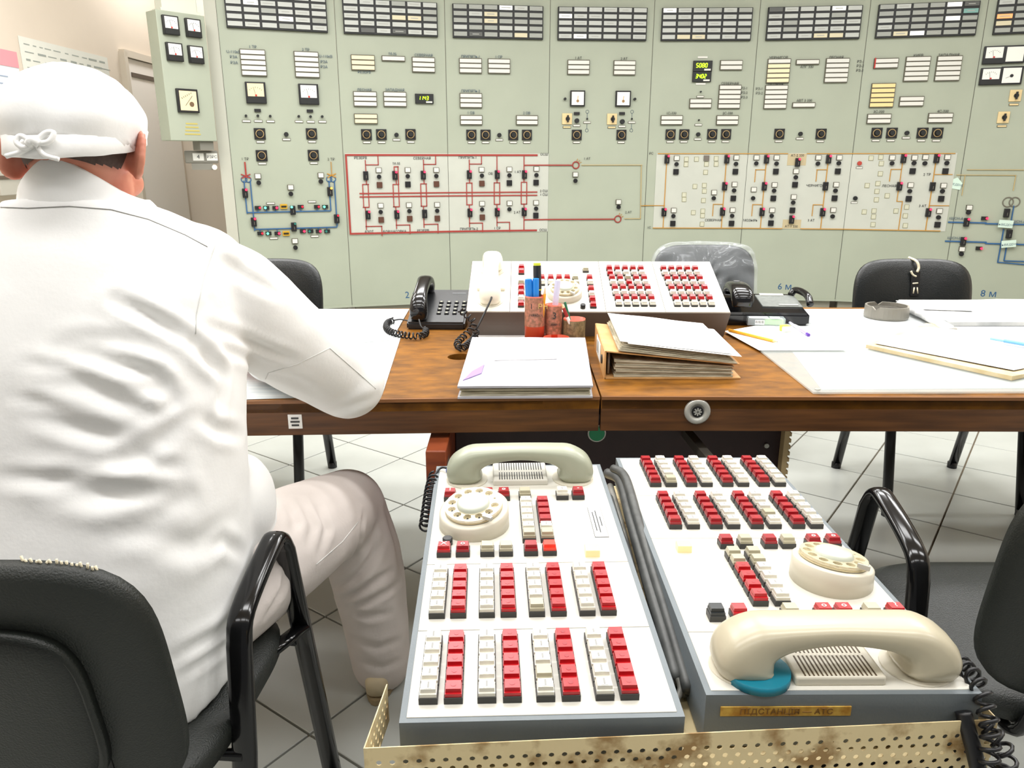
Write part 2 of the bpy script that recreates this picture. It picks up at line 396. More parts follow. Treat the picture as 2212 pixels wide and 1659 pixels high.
def meter(t, cx, cz, w, h, face, style):
    c = cube('meter_case', t, (cx, -0.012, cz), (w, 0.024, h), BLACK, bev=0.003)
    fm = DIALC if face == 'c' else DIALW
    if style == 'half':
        fh = h * 0.60; fz = cz + h * 0.13
        cube('meter_face', t, (cx, -0.0242, fz), (w * 0.80, 0.003, fh), fm, under=c)
        for k in range(-3, 4):
            a = k * 0.28; rr = fh * 0.62
            cube('scale_tick', t, (cx + rr * math.sin(a), -0.0262, fz - fh * 0.42 + rr * math.cos(a)), (0.0022, 0.001, fh * 0.10), INKD, (0, a, 0), under=c)
        cube('needle', t, (cx - w * 0.06, -0.0264, fz - fh * 0.12), (0.002, 0.001, fh * 0.55), INKD, (0, -0.22, 0), under=c)
        cube('needle_hub', t, (cx, -0.0264, fz - fh * 0.42), (w * 0.09, 0.002, fh * 0.14), REDM, under=c)
        cube('lower_cover', t, (cx, -0.0255, cz - h * 0.34), (w * 0.88, 0.003, h * 0.26), BLACKM, under=c)
    else:
        cube('meter_face', t, (cx, -0.0242, cz), (w * 0.82, 0.003, h * 0.82), fm, under=c)
        if style == 'corner':
            cube('needle', t, (cx + w * 0.02, -0.0262, cz), (0.0025, 0.001, h * 0.55), INKD, (0, 0.7, 0), under=c)
            cyl('needle_hub', t, (cx + w * 0.14, -0.0262, cz - h * 0.14), w * 0.11, 0.004, M('hub_brown', (110, 86, 60), 0.5), 'Y', 12, under=c)
            for k in range(6): cube('scale_tick', t, (cx - w * 0.3 + w * 0.09 * k, -0.0262, cz + h * (0.1 + 0.045 * k)), (0.003, 0.001, h * 0.07), INKD, (0, -0.8 + k * 0.2, 0), under=c)
        elif style == 'square':
            cube('needle', t, (cx, -0.0262, cz - h * 0.02), (0.005, 0.001, h * 0.36), M('needle_tan', (206, 170, 120), 0.5), (0, 0.1, 0), under=c)
            cyl('needle_hub', t, (cx, -0.0262, cz - h * 0.16), w * 0.09, 0.003, M('hub_tan', (150, 116, 74), 0.5), 'Y', 12, under=c)
        elif style == 'dotted':
            cyl('needle_hub', t, (cx, -0.0262, cz - h * 0.02), w * 0.08, 0.005, BLACK, 'Y', 12, under=c)
            cube('needle', t, (cx - w * 0.12, -0.0262, cz - h * 0.08), (w * 0.3, 0.001, 0.002), INKD, (0, -0.4, 0), under=c)
SEG = {'0': 'abcdef', '1': 'bc', '2': 'abged', '3': 'abgcd', '4': 'fgbc', '5': 'afgcd', '8': 'abcdefg'}
def digits(t, st, cx, cz, h, y, under):
    w = h * 0.5; pitch = h * 0.82; x0 = cx - pitch * (len(st) - 1) / 2; th = h * 0.16
    pos = {'a': (0, h / 2, 1), 'g': (0, 0, 1), 'd': (0, -h / 2, 1), 'f': (-w / 2, h / 4, 0), 'b': (w / 2, h / 4, 0), 'e': (-w / 2, -h / 4, 0), 'c': (w / 2, -h / 4, 0)}
    for k, ch in enumerate(st):
        bm = bmesh.new()
        for sg in SEG[ch]:
            px, pz, hor = pos[sg]; addbox(bm, (px + pz * 0.15, 0, pz), (w * 0.8 if hor else th, 0.003, th if hor else h * 0.42))
        o = bmobj('digit', bm, DIG, under); o.location = Vector((x0 + pitch * k, y, cz)) - under.location
PL = ['control panel bearing a blue busbar diagram with green and red lamps beside the charts wall',
      'control panel with a green digital readout of 1143 above the red-line diagram board',
      'control panel with white indicator blocks where the red busbars of the diagram board end',
      'control panel with two square white dials and two pale yellow rotary switches',
      'control panel with two stacked green digital readouts, 5080 over 3402',
      'control panel with a five-row block of mostly cream strips above an ochre diagram board',
      'control panel with an all-yellow five-row indicator block and an ochre diagram board',
      'control panel with an orange lit alarm window, black meters and paper notes on blue lines']
P = [Panel(i, PL[i]) for i in range(8)]
# alarm boards: same size and height on every panel
(ax, az), (bx, bz) = P[3].at('b', 1128, 65), P[3].at('b', 1935, 380)
AW, AH, AZ = bx - ax, az - bz, (az + bz) / 2; AXO = (ax + bx) / 2
SPEC = {(1, 4, 1): WIND, (1, 4, 3): WIND, (1, 2, 3): WINC, (1, 2, 4): WINC, (2, 4, 1): WIND, (2, 1, 2): WINC, (2, 2, 2): WINC, (2, 4, 4): WINC, (2, 0, 3): WINL,
        (3, 4, 1): WINL, (3, 1, 0): WINL, (4, 0, 0): WINL, (4, 4, 1): WINC, (4, 4, 2): WINC, (5, 0, 0): WIND, (5, 0, 4): WINL, (5, 4, 3): WINC, (5, 4, 4): WINC,
        (6, 0, 5): WIND, (6, 1, 5): WINT, (6, 2, 4): WINL, (6, 0, 4): WINL, (6, 4, 1): WINC, (6, 4, 2): WINL, (7, 2, 0): WINO, (7, 3, 0): WINC, (0, 3, 3): WINL, (0, 1, 1): WINL}
for i, p in enumerate(P):
    ab = cube('alarm_board', p.t, (0, -0.012, AZ), (AW, 0.024, AH), BLACKM, bev=0.002)
    pw, ph = AW / 6, AH / 5
    for r in range(5):
        for c in range(6):
            m = SPEC.get((i, r, c), WING if (i in (6, 2, 7) and random.random() < 0.75) or random.random() < 0.15 else WIN)
            x = -AW / 2 + pw * (c + 0.5); z = AZ + AH / 2 - ph * (r + 0.5) + 0.004
            cube('alarm_window', p.t, (x, -0.0265, z), (pw * 0.85, 0.007, ph * 0.63), m, under=ab)
            if random.random() < 0.45: cube('window_print', p.t, (x, -0.0303, z), (pw * random.uniform(0.4, 0.65), 0.0006, ph * 0.12), M('print_faint', (168, 170, 164), 0.6), under=ab)
    cube('seam', p.t, (-0.399, -0.0006, 1.29), (0.003, 0.003, PTOP - 0.14), PANELD)
p1, p2, p3, p4, p5, p6, p7, p8 = P
cube('end_post', p1.t, (-0.44, 0.14, PTOP / 2), (0.078, 0.28, PTOP), M('end_post', (186, 186, 172), 0.55))
W1, W2, W3, W5 = 'w', 'ww', 'www', 'wwwww'
for p, r, x0, y0, x1, y1, c in [
    (p1, 'a', 255, 465, 485, 690, W5), (p1, 'a', 750, 485, 970, 705, W5),
    (p2, 'a', 1275, 515, 1480, 640, 'ccc'), (p2, 'a', 1558, 518, 1755, 562, W1), (p2, 'a', 1835, 535, 2030, 660, W3), (p2, 'a', 1295, 850, 1500, 972, W3), (p2, 'a', 1572, 852, 1770, 975, W3), (p2, 'a', 1305, 1052, 1503, 1133, 'cc'),
    (p3, 'b', 228, 548, 418, 665, W3), (p3, 'b', 490, 550, 680, 670, W3), (p3, 'b', 232, 865, 422, 985, W3), (p3, 'b', 235, 1065, 425, 1143, W2), (p3, 'b', 748, 1067, 935, 1143, W2),
    (p4, 'b', 1220, 560, 1410, 680, W3), (p4, 'b', 1643, 565, 1830, 685, W3),
    (p5, 'c', 737, 585, 932, 665, 'ww'), (p5, 'c', 722, 825, 915, 1028, W5), (p5, 'c', 445, 950, 638, 1030, 'ww'), (p5, 'c', 168, 1108, 365, 1190, W2), (p5, 'c', 702, 1108, 893, 1190, W2),
    (p6, 'c', 1185, 578, 1387, 780, 'wcccc'), (p6, 'c', 1463, 575, 1667, 615, W1), (p6, 'c', 1740, 572, 1945, 778, W5), (p6, 'c', 1160, 828, 1362, 1028, W5), (p6, 'c', 1430, 985, 1625, 1025, W1),
    (p7, 'd', 425, 608, 648, 692, 'ww'), (p7, 'd', 735, 595, 970, 820, W5), (p7, 'd', 1050, 590, 1295, 815, W5), (p7, 'd', 380, 870, 618, 1085, 'yyyyy'), (p7, 'd', 683, 995, 910, 1083, 'ww'), (p7, 'd', 350, 1172, 578, 1262, W2), (p7, 'd', 975, 1165, 1207, 1252, W2)]:
    p.strips(r, x0, y0, x1, y1, c)
for p, r, x, y in [(p1, 'a', 430, 1230), (p1, 'a', 905, 1230), (p1, 'a', 447, 1430), (p1, 'a', 922, 1427), (p2, 'a', 1410, 1237), (p2, 'a', 1547, 1237), (p2, 'a', 1815, 1235),
    (p3, 'b', 332, 1240), (p3, 'b', 462, 1240), (p3, 'b', 717, 1240), (p3, 'b', 842, 1240), (p4, 'b', 1300, 1240), (p4, 'b', 1710, 1240),
    (p5, 'c', 257, 1285), (p5, 'c', 388, 1285), (p5, 'c', 655, 1283), (p5, 'c', 787, 1283), (p6, 'c', 1297, 1280), (p6, 'c', 1695, 1280),
    (p7, 'd', 443, 1362), (p7, 'd', 597, 1362), (p7, 'd', 910, 1362), (p7, 'd', 1063, 1362)]: p.knob(r, x, y)
for p, r, x, y in [(p1, 'a', 672, 1235), (p2, 'a', 1685, 1240), (p3, 'b', 588, 1242), (p5, 'c', 520, 1285), (p6, 'c', 1497, 1280), (p7, 'd', 750, 1362)]: p.small(r, x, y)
for p, r, x, y in [(p1, 'a', 303, 1065), (p1, 'a', 412, 1065), (p1, 'a', 525, 1068), (p1, 'a', 787, 1070), (p1, 'a', 895, 1072), (p1, 'a', 1002, 1072), (p5, 'c', 545, 878), (p5, 'c', 527, 1148)]:
    p.small(r, x, y, True, 0.009 if p is p1 else 0.006)
for p, r, x, y in [(p1, 'a', 410, 1015), (p1, 'a', 890, 1020), (p4, 'b', 1300, 1043), (p4, 'b', 1715, 1043)]:
    cx, cz = p.at(r, x, y); cube('toggle_block', p.t, (cx, -0.008, cz), (0.044, 0.016, 0.02), BLACK)
for x, y in ((1192, 910), (1832, 912)): p4.small('b', x, y, False, 0.010)
for x, y in ((1300, 1110), (1717, 1118)): p4.small('b', x, y, True, 0.018)
for p, r, x0, y0, x1, y1 in [(p4, 'b', 1170, 1045, 1252, 1140), (p4, 'b', 1585, 1050, 1663, 1140), (p8, 'd', 1805, 930, 1920, 1030), (p8, 'd', 1680, 1150, 1800, 1255)]:
    (ax, az), (bx, bz) = p.at(r, x0, y0), p.at(r, x1, y1); cx, cz = (ax + bx) / 2, (az + bz) / 2
    cube('rotary_plate', p.t, (cx, -0.006, cz), (0.078, 0.012, 0.082), SWY, bev=0.003)
    cyl('rotary_boss', p.t, (cx + 0.004, -0.016, cz), 0.016, 0.014, BLACKM, 'Y', 14); cube('rotary_handle', p.t, (cx + 0.004, -0.028, cz), (0.012, 0.02, 0.052), BLACK)
    p.plate(cx, cz - 0.062, 0.064, SWY)
for x, y in ((1395, 1125), (1805, 1125)):
    cx, cz = p4.at('b', x, y); p4.plate(cx, cz); cyl('push_button', p4.t, (cx, -0.006, cz + 0.026), 0.007, 0.014, BLACK, 'Y', 10)
    for dz in (0.08, -0.06): ring(p4.t, cx, -0.002, cz + dz, 0.012, 0.0012, INK)
    cube('bus_line', p4.t, (cx, -0.002, cz + 0.05), (0.002, 0.004, 0.036), INK); cube('bus_line', p4.t, (cx, -0.002, cz - 0.03), (0.002, 0.004, 0.036), INK)
p1.meter('a', 290, 752, 495, 955, 'c', 'half'); p1.meter('a', 780, 770, 975, 965, 'w', 'half')
p4.meter('b', 1240, 832, 1372, 980, 'w', 'square'); p4.meter('b', 1657, 835, 1790, 982, 'w', 'square')
p8.meter('d', 1545, 478, 1735, 655, 'w', 'half'); p8.meter('d', 1760, 470, 1945, 645, 'w', 'plain'); p8.meter('d', 1510, 700, 1700, 870, 'w', 'half'); p8.meter('d', 1720, 685, 1915, 865, 'w', 'dotted')
for p, r, x0, y0, x1, y1, st in [(p2, 'a', 1855, 862, 2025, 955, '1143'), (p5, 'c', 475, 582, 650, 685, '5080'), (p5, 'c', 468, 688, 640, 785, '3402')]:
    (ax, az), (bx, bz) = p.at(r, x0, y0), p.at(r, x1, y1); cx, cz = (ax + bx) / 2, (az + bz) / 2; w, h = bx - ax, az - bz
    rc = cube('readout_case', p.t, (cx, -0.010, cz), (w, 0.02, h), BLACKM, bev=0.002)
    digits(p.t, st, cx - w * 0.06, cz + h * 0.06, h * 0.36, -0.022, rc)
    cube('readout_label', p.t, (cx + w * 0.25, -0.0205, cz - h * 0.34), (w * 0.34, 0.002, h * 0.16), STRIPW, under=rc)
for p, x, y in ((p5, 565, 548), (p5, 545, 802)):
    cx, cz = p.at('c', x, y); cube('label_plate', p.t, (cx, -0.003, cz), (0.075, 0.005, 0.014), STRIPW)
cx, cz = p7.at('d', 422, 650); cube('red_end_cap', p7.t, (cx, -0.012, cz), (0.008, 0.025, 0.074), REDM)
# --- lettering above the blocks
for p, r, x, y, s in [(p1, 'a', 365, 432, '1 ТР'), (p1, 'a', 852, 458, '2 ТР'), (p1, 'a', 190, 478, 'U-110кВ'), (p1, 'a', 190, 525, 'РЗА'), (p1, 'a', 195, 578, 'РЗА'), (p1, 'a', 1035, 520, 'U-110кВ'), (p1, 'a', 1020, 570, 'РЗА'), (p1, 'a', 1020, 617, 'РЗА'),
    (p1, 'e', 295, 143, '1 ТР'), (p1, 'e', 1085, 145, '2 ТР'), (p2, 'a', 1650, 497, 'М-35'), (p2, 'a', 1935, 510, 'СЕВЕРНАЯ'), (p2, 'a', 1390, 828, 'ЛЕСНАЯ'), (p2, 'a', 1670, 828, 'ЗАПАДНАЯ'), (p2, 'a', 1390, 665, 'РЕЗЕРВ'),
    (p3, 'b', 325, 522, 'ПРИПЯТЬ-1'), (p3, 'b', 583, 525, '1 СР'), (p3, 'b', 325, 838, 'ПРИПЯТЬ-2'), (p3, 'b', 328, 1038, '1 ОВ'), (p3, 'b', 840, 1040, '2 ОВ'), (p4, 'b', 1315, 535, '1 АТ'), (p4, 'b', 1735, 542, '2 АТ'),
    (p5, 'c', 265, 1083, '1С-330'), (p5, 'c', 803, 1083, '2С-330'), (p5, 'c', 825, 800, 'СЕВЕРНАЯ'), (p5, 'c', 960, 845, 'РЗ-1'), (p5, 'c', 960, 888, 'РЗ-2'), (p5, 'c', 960, 932, 'РЗ-3'), (p6, 'c', 1290, 552, 'ЧЕРНИГОВ'), (p6, 'c', 1265, 805, 'МОЗЫРЬ'), (p6, 'c', 1560, 640, 'АЛГ 330'),
    (p6, 'c', 1840, 550, 'ЛЕСНАЯ'), (p6, 'c', 1535, 962, 'АВТ 3 330'), (p7, 'c', 2075, 590, 'РЗ-1'), (p7, 'c', 2070, 632, 'РЗ-2'), (p7, 'c', 2065, 675, 'РЗ-3'), (p6, 'c', 1105, 850, 'РЗ-1'), (p6, 'c', 1105, 892, 'РЗ-2'),
    (p7, 'd', 870, 570, 'КИЕВ'), (p7, 'd', 1180, 565, 'ЗАПАДНАЯ'), (p7, 'd', 465, 1145, '3С-330'), (p7, 'd', 1120, 1140, '4С-330'),
    (p2, 'e', 1355, 133, 'РЕЗЕРВ'), (p2, 'e', 1685, 185, 'М-35'), (p2, 'e', 1920, 137, 'СЕВЕРНАЯ'), (p2, 'e', 1435, 810, 'АЗОТ'), (p2, 'e', 1670, 808, 'БОРЩАГОВКА'), (p2, 'e', 1930, 800, 'РЕЗЕРВ'),
    (p3, 'f', 298, 130, 'ПРИПЯТЬ-1'), (p3, 'f', 310, 785, 'ПРИПЯТЬ-2'), (p3, 'f', 570, 778, '1 СР'), (p3, 'f', 1000, 100, 'ОСШ'), (p3, 'f', 997, 437, '2 СШ'), (p3, 'f', 997, 470, '1 СШ'), (p3, 'f', 990, 795, 'ОСШ'), (p3, 'f', 507, 278, 'ОВ'), (p3, 'f', 758, 262, '1 АТ'), (p3, 'f', 752, 633, '2 АТ'),
    (p4, 'f', 1395, 140, '1 АТ'), (p4, 'f', 1775, 632, '2 АТ'), (p5, 'f', 1985, 92, 'РС'), (p5, 'f', 1965, 772, '1С'), (p5, 'g', 665, 733, 'СЕВЕРНАЯ'), (p6, 'g', 1020, 735, 'МОЗЫРЬ'), (p6, 'g', 1470, 115, 'АТ-2 330'), (p6, 'g', 1410, 793, 'АТ-1 330'), (p6, 'g', 1640, 403, 'ЧЕРНИГОВ'), (p6, 'g', 1600, 735, '3 АТ'),
    (p7, 'h', 570, 435, 'ЛЕСНАЯ'), (p7, 'h', 958, 318, '2 ТР'), (p7, 'h', 912, 640, '3 АТ'), (p8, 'h', 1255, 768, '1ШСН-А'), (p8, 'h', 1235, 968, '1ШСН-Б'), (p8, 'h', 1890, 800, '2ШСН-А')]:
    p.txt(r, x, y, s, 0.026, INK if r in 'abcd' and p in (p1, p2, p3) or p is p8 else INKD)
NUM = M('ink_number', (34, 84, 128), 0.6)
for p, r, x, y, s in [(p2, 'e', 1830, 1392, '2 м'), (p6, 'g', 1350, 1370, '6 м'), (p8, 'h', 1590, 1540, '8 м')]:
    cx, cz = p.at(r, x, y); text('lettering', p.t, s, (cx, -0.001, cz), 0.075, NUM)
# --- diagram boards
def board(p, pts, z0=None):
    (ax, az), (bx, bz) = pts; cube('diagram_board', p.t, ((ax + bx) / 2, -0.001, (az + bz) / 2), (bx - ax, 0.006, az - bz), BOARD)
zt = p3.at('f', 400, 92)[1]; zb = p3.at('f', 400, 818)[1]; xl = p2.at('e', 1236, 400)[0] - 0.004
board(p2, ((xl, zt), (0.398, zb))); board(p3, ((-0.398, zt), (p3.at('f', 1038, 400)[0], zb)))
zt2 = p5.at('g', 500, 92)[1]; zb2 = p5.at('g', 500, 812)[1]
board(p5, ((p5.at('g', 108, 450)[0], zt2), (0.398, zb2))); board(p6, ((-0.398, zt2), (0.398, zb2))); board(p7, ((-0.398, zt2), (p7.at('h', 1215, 450)[0], zb2)))
R1, R2 = 0.0085, 0.0062
def ln(p, r, w, m, *paths):
    for q in paths: p.line(r, q, w, m)
ztl, zbl = zt - 0.012, zb + 0.012
def hl(p, x0, x1, z, w, m): cube('bus_line', p.t, ((x0 + x1) / 2, -0.007, z), (x1 - x0, 0.008, w), m)
xr = p3.at('f', 940, 100)[0]; zm1 = p3.at('f', 500, 448)[1]; zm2 = p3.at('f', 500, 478)[1]
hl(p2, xl, 0.4, ztl, R1 * 1.5, RED); hl(p2, xl, 0.4, zbl, R1 * 1.5, RED); hl(p3, -0.4, xr, ztl, R1 * 1.5, RED); hl(p3, -0.4, xr, zbl, R1 * 1.5, RED)
cube('bus_line', p2.t, (xl + 0.006, -0.007, (ztl + zbl) / 2), (R1 * 1.5, 0.008, ztl - zbl), RED)
x2 = p2.at('e', 1347, 480)[0]
for z in (zm1, zm2): hl(p2, x2, 0.4, z, R1, RED); hl(p3, -0.4, xr, z, R1, RED)
def feeder(p, r, x, top, bt, br0, br1, bb, bot, brn=None, brn2=None, half=25):
    ln(p, r, R2, RED, [(x, top), (x, br0)], [(x - half, br0), (x + half, br0)], [(x - half, br0), (x - half, br1)], [(x + half, br0), (x + half, br1)], [(x - half, br1), (x + half, br1)], [(x, br1), (x, bot)])
    for b in (brn, brn2):
        if b: ln(p, r, R2, RED, [(x, b[1]), (b[0], b[1])], [(b[0], b[1]), (b[0], b[2])])
feeder(p2, 'e', 1405, 155, 0, 375, 585, 0, 790, (1517, 196, 112), (1552, 760, 845))
feeder(p2, 'e', 1683, 290, 0, 375, 580, 0, 780, None, (1810, 748, 828))
ln(p2, 'e', R2, RED, [(1665, 290), (1665, 213)], [(1665, 213), (1702, 213)], [(1702, 213), (1702, 375)])
feeder(p2, 'e', 1936, 150, 0, 370, 575, 0, 770, (2045, 191, 106), (2067, 741, 822))
feeder(p3, 'f', 314, 150, 0, 362, 562, 0, 765, (425, 188, 106), (435, 730, 812))
feeder(p3, 'f', 567, 104, 0, 360, 558, 0, 757, None, (683, 723, 808)); feeder(p3, 'f', 815, 104, 0, 355, 555, 0, 800)
za = p3.at('f', 900, 199)[1]; zc = p3.at('f', 900, 699)[1]; xa = p3.at('f', 815, 199)[0]
hl(p3, xa, 0.4, za, R1, RED); hl(p3, xa, 0.4, zc, R1, RED)
c1 = p4.at('f', 1292, 195); c2 = p4.at('f', 1678, 687)
hl(p4, -0.4, c1[0] - 0.026, za, R1, RED); hl(p4, -0.4, c2[0] - 0.026, zc, R1, RED)
for cx, cz in ((c1[0], za), (c2[0], zc)):
    ring(p4.t, cx, -0.006, cz, 0.026, 0.0045, RED)
    for a in (0.5, 0.9, 1.3): cube('ray_mark', p4.t, (cx + 0.042 * math.cos(a), -0.004, cz + 0.042 * math.sin(a)), (0.018, 0.004, 0.003), YEL, (0, -a, 0))
for p, r, x, y, led in [(p2, 'e', 1403, 295, None), (p2, 'e', 1670, 292, LEDR), (p2, 'e', 1930, 290, LEDR), (p2, 'e', 1423, 655, LEDR), (p2, 'e', 1688, 652, LEDR), (p2, 'e', 1943, 645, None),
    (p3, 'f', 312, 285, LEDR), (p3, 'f', 568, 285, LEDR), (p3, 'f', 818, 285, LEDR), (p3, 'f', 318, 635, LEDR), (p3, 'f', 568, 630, LEDR), (p3, 'f', 815, 627, LEDR)]: p.breaker(r, x, y, led)
B_, N_ = BLACK, BROWNSQ
for p, r, w, d, q, m in [(p2, 'e', (1522, 245), (1525, 305), (1530, 380), N_), (p2, 'e', (1788, 243), (1788, 300), (1790, 375), B_), (p2, 'e', (2050, 243), (2050, 298), (2052, 372), N_), (p2, 'e', (1540, 570), (1540, 628), (1545, 700), N_), (p2, 'e', (1800, 565), (1803, 620), (1807, 690), N_), (p2, 'e', (2058, 562), (2058, 617), (2060, 687), N_),
    (p3, 'f', (425, 240), (428, 295), (428, 367), N_), (p3, 'f', (680, 237), (680, 292), (680, 362), B_), (p3, 'f', (928, 233), (928, 290), (925, 358), B_), (p3, 'f', (430, 552), (430, 605), (432, 677), N_), (p3, 'f', (682, 548), (680, 603), None, B_), (p3, 'f', (925, 543), (925, 597), (923, 660), B_),
    (p4, 'f', (1287, 285), (1287, 342), None, B_), (p4, 'f', (1683, 537), (1683, 583), None, B_),
    (p5, 'g', (315, 140), (313, 197), (308, 270), B_), (p5, 'g', (287, 638), (283, 692), (278, 763), B_), (p5, 'g', (885, 135), (880, 195), (875, 268), B_), (p5, 'g', (867, 390), (862, 448), (855, 523), B_), (p5, 'g', (848, 635), (843, 690), (838, 762), B_), (p5, 'g', (672, 467), (668, 522), None, B_),
    (p6, 'g', (1270, 135), (1268, 192), (1262, 267), B_), (p6, 'g', (1250, 395), (1245, 450), (1238, 523), B_), (p6, 'g', (1227, 637), (1222, 690), (1215, 760), B_), (p6, 'g', (1455, 265), (1452, 322), (1445, 393), B_), (p6, 'g', (1433, 510), (1427, 563), (1420, 637), B_), (p6, 'g', (1868, 135), (1862, 188), (1853, 265), B_), (p6, 'g', (1838, 393), (1830, 450), (1822, 522), B_), (p6, 'g', (1810, 635), (1803, 695), None, B_), (p6, 'g', (1078, 135), (1075, 190), None, B_), (p6, 'g', (1052, 440), (1045, 522), None, B_), (p6, 'g', (1668, 135), (1663, 192), None, B_),
    (p7, 'h', (600, 145), (597, 203), None, B_), (p7, 'h', (828, 145), (822, 200), (808, 282), B_), (p7, 'h', (940, 140), (933, 203), None, B_), (p7, 'h', (1165, 140), (1157, 200), (1143, 283), B_), (p7, 'h', (788, 425), (778, 487), (768, 565), B_), (p7, 'h', (1125, 430), (1112, 487), (1100, 565), B_), (p7, 'h', (1083, 690), (1072, 755), (1062, 830), B_),
    (p8, 'h', (1390, 655), (1380, 705), None, B_), (p8, 'h', (1315, 1080), (1308, 1130), None, B_),
    (p1, 'e', (412, 300), (420, 360), None, B_), (p1, 'e', (990, 292), (990, 348), None, B_), (p1, 'e', (713, 402), (715, 462), None, B_), (p1, 'e', (752, 895), (757, 955), None, B_)]: p.trio(r, w, d, q, m)
# thin ochre lines on panel four to seven
ln(p4, 'f', 0.004, YELP, [(1345, 197), (1900, 200)], [(1893, 200), (1885, 690)], [(1740, 690), (1885, 690)])
ln(p4, 'f', 0.004, YEL, [(1888, 572), (1945, 570)]); ln(p5, 'g', 0.005, YEL, [(5, 592), (200, 592)])
zy1, zy2 = zt2 - 0.004, zb2 + 0.004
def hlp(p, r, xa, xb, z, m=YEL): hl(p, p.at(r, xa, 400)[0] if xa is not None else -0.4, p.at(r, xb, 400)[0] if xb is not None else 0.4, z, 0.006, m)
hlp(p5, 'g', 120, None, zy1); hlp(p5, 'g', 108, None, zy2); hlp(p7, 'h', None, 1200, zy1); hlp(p7, 'h', None, 1170, zy2)
xb0, xb1 = p6.at('g', 1380, 97)[0], p6.at('g', 1560, 97)[0]; hl(p6, -0.4, xb0, zy1, 0.006, YEL); hl(p6, xb1, 0.4, zy1, 0.006, YEL)
xc0, xc1 = p6.at('g', 1325, 800)[0], p6.at('g', 1500, 800)[0]; hl(p6, -0.4, xc0, zy2, 0.006, YEL); hl(p6, xc1, 0.4, zy2, 0.006, YEL)
cube('tan_field', p6.t, ((xb0 + xb1) / 2, -0.003, zy1 - 0.045), (xb1 - xb0, 0.006, 0.09), TAN); cube('tan_field', p6.t, ((xc0 + xc1) / 2, -0.003, zy2 + 0.036), (xc1 - xc0, 0.006, 0.072), TAN)
def ocol(p, r, pts, brs, branches):
    x = sum(p.at(r, *q)[0] for q in pts) / len(pts)
    cube('bus_line', p.t, (x, -0.006, (zy1 + zy2) / 2), (0.006, 0.007, zy1 - zy2), YEL)
    for q in brs:
        z = p.at(r, q[0], q[1])[1]; p.breaker(r, q[0], q[1], LEDR if len(q) < 3 else None)
    for q in branches: ln(p, r, 0.005, YEL, q)
ocol(p5, 'g', [(222, 150), (193, 655)], [(222, 150), (193, 655)], [])
ocol(p5, 'g', [(793, 150), (772, 408), (752, 650)], [(793, 150), (772, 408), (752, 650)], [[(757, 580), (665, 580)], [(665, 580), (659, 690)]])
ocol(p6, 'g', [(1173, 150), (1152, 408), (1130, 652)], [(1173, 150), (1152, 408), (1130, 652)], [[(1165, 250), (1070, 250)], [(1070, 250), (1062, 365)], [(1135, 583), (1042, 583)], [(1042, 583), (1033, 690)]])
ocol(p6, 'g', [(1765, 150), (1735, 408), (1708, 655)], [(1765, 150), (1735, 408, 0), (1708, 655)], [[(1755, 250), (1655, 250)], [(1655, 250), (1648, 360)], [(1715, 585), (1620, 585)], [(1620, 585), (1608, 690)]])
p6.breaker('g', 1470, 180); p6.breaker('g', 1412, 725)
ocol(p7, 'h', [(1053, 155), (1010, 440), (968, 705)], [(1053, 155), (1010, 440, 0), (968, 705)], [[(1040, 316), (1215, 318)], [(985, 635), (1180, 635)]])
p7.breaker('h', 715, 155); p7.breaker('h', 673, 437)
ln(p7, 'h', 0.005, YEL, [(718, 100), (675, 437)], [(660, 480), (652, 592)], [(652, 592), (703, 592)], [(703, 592), (668, 878)], [(695, 264), (590, 264)], [(590, 264), (572, 385)])
# small framed legend lamps
LEG = M('legend_pale', (200, 200, 178), 0.5); LEGF = M('legend_frame', (150, 148, 118), 0.6)
def leg(p, r, pts):
    for x, y in pts:
        cx, cz = p.at(r, x, y); cube('legend_frame', p.t, (cx, -0.004, cz), (0.036, 0.006, 0.038), LEGF); cube('legend_lens', p.t, (cx, -0.006, cz), (0.029, 0.006, 0.031), LEG)
leg(p5, 'g', [(408, 150), (405, 200), (505, 150), (600, 197), (693, 145), (693, 197), (592, 275), (490, 410), (580, 400), (580, 455), (387, 490), (387, 535), (475, 660), (565, 645), (563, 690), (572, 545), (558, 770)])
cx, cz = p5.at('g', 600, 140); cube('square_button', p5.t, (cx, -0.008, cz), (0.042, 0.016, 0.042), M('grey_square', (112, 106, 98), 0.5))
leg(p7, 'h', [(385, 150), (485, 140), (490, 205), (345, 430), (455, 410), (445, 490), (480, 310), (440, 575), (550, 535), (315, 700), (415, 690), (410, 750), (405, 830), (640, 690), (750, 650), (735, 740), (735, 840)])
p7.dot('h', 265, 203, M('button_red', (176, 62, 48), 0.5)); p7.dot('h', 222, 560)
for x, y in ((265, 248), (212, 605)): cx, cz = p7.at('h', x, y); p7.plate(cx, cz, 0.05)
# blue diagram on the first panel
BW = 0.0075
def pl(p, r, w, m, pts): p.line(r, pts, w, m)
pl(p1, 'e', BW, BLUE, [(287, 345), (312, 640)]); pl(p1, 'e', BW, BLUE, [(345, 345), (372, 690)]); pl(p1, 'e', BW, BLUE, [(372, 690), (384, 798)])
pl(p1, 'e', BW, BLUE, [(1068, 345), (1080, 612)]); pl(p1, 'e', BW, BLUE, [(1115, 345), (1140, 757)])
def lev(p, r, a, b, w, m):
    (x0, z0), (x1, z1) = p.at(r, *a), p.at(r, *b); z = (z0 + z1) / 2; hl(p, x0, x1, z, w, m); return z
zb1 = lev(p1, 'e', (312, 640), (1080, 612), BW, BLUE); zb3 = lev(p1, 'e', (384, 798), (1140, 757), BW, BLUE)
pl(p1, 'e', 0.01, RED, [(297, 175), (302, 310)]); pl(p1, 'e', 0.004, YEL, [(1085, 170), (1090, 295)])
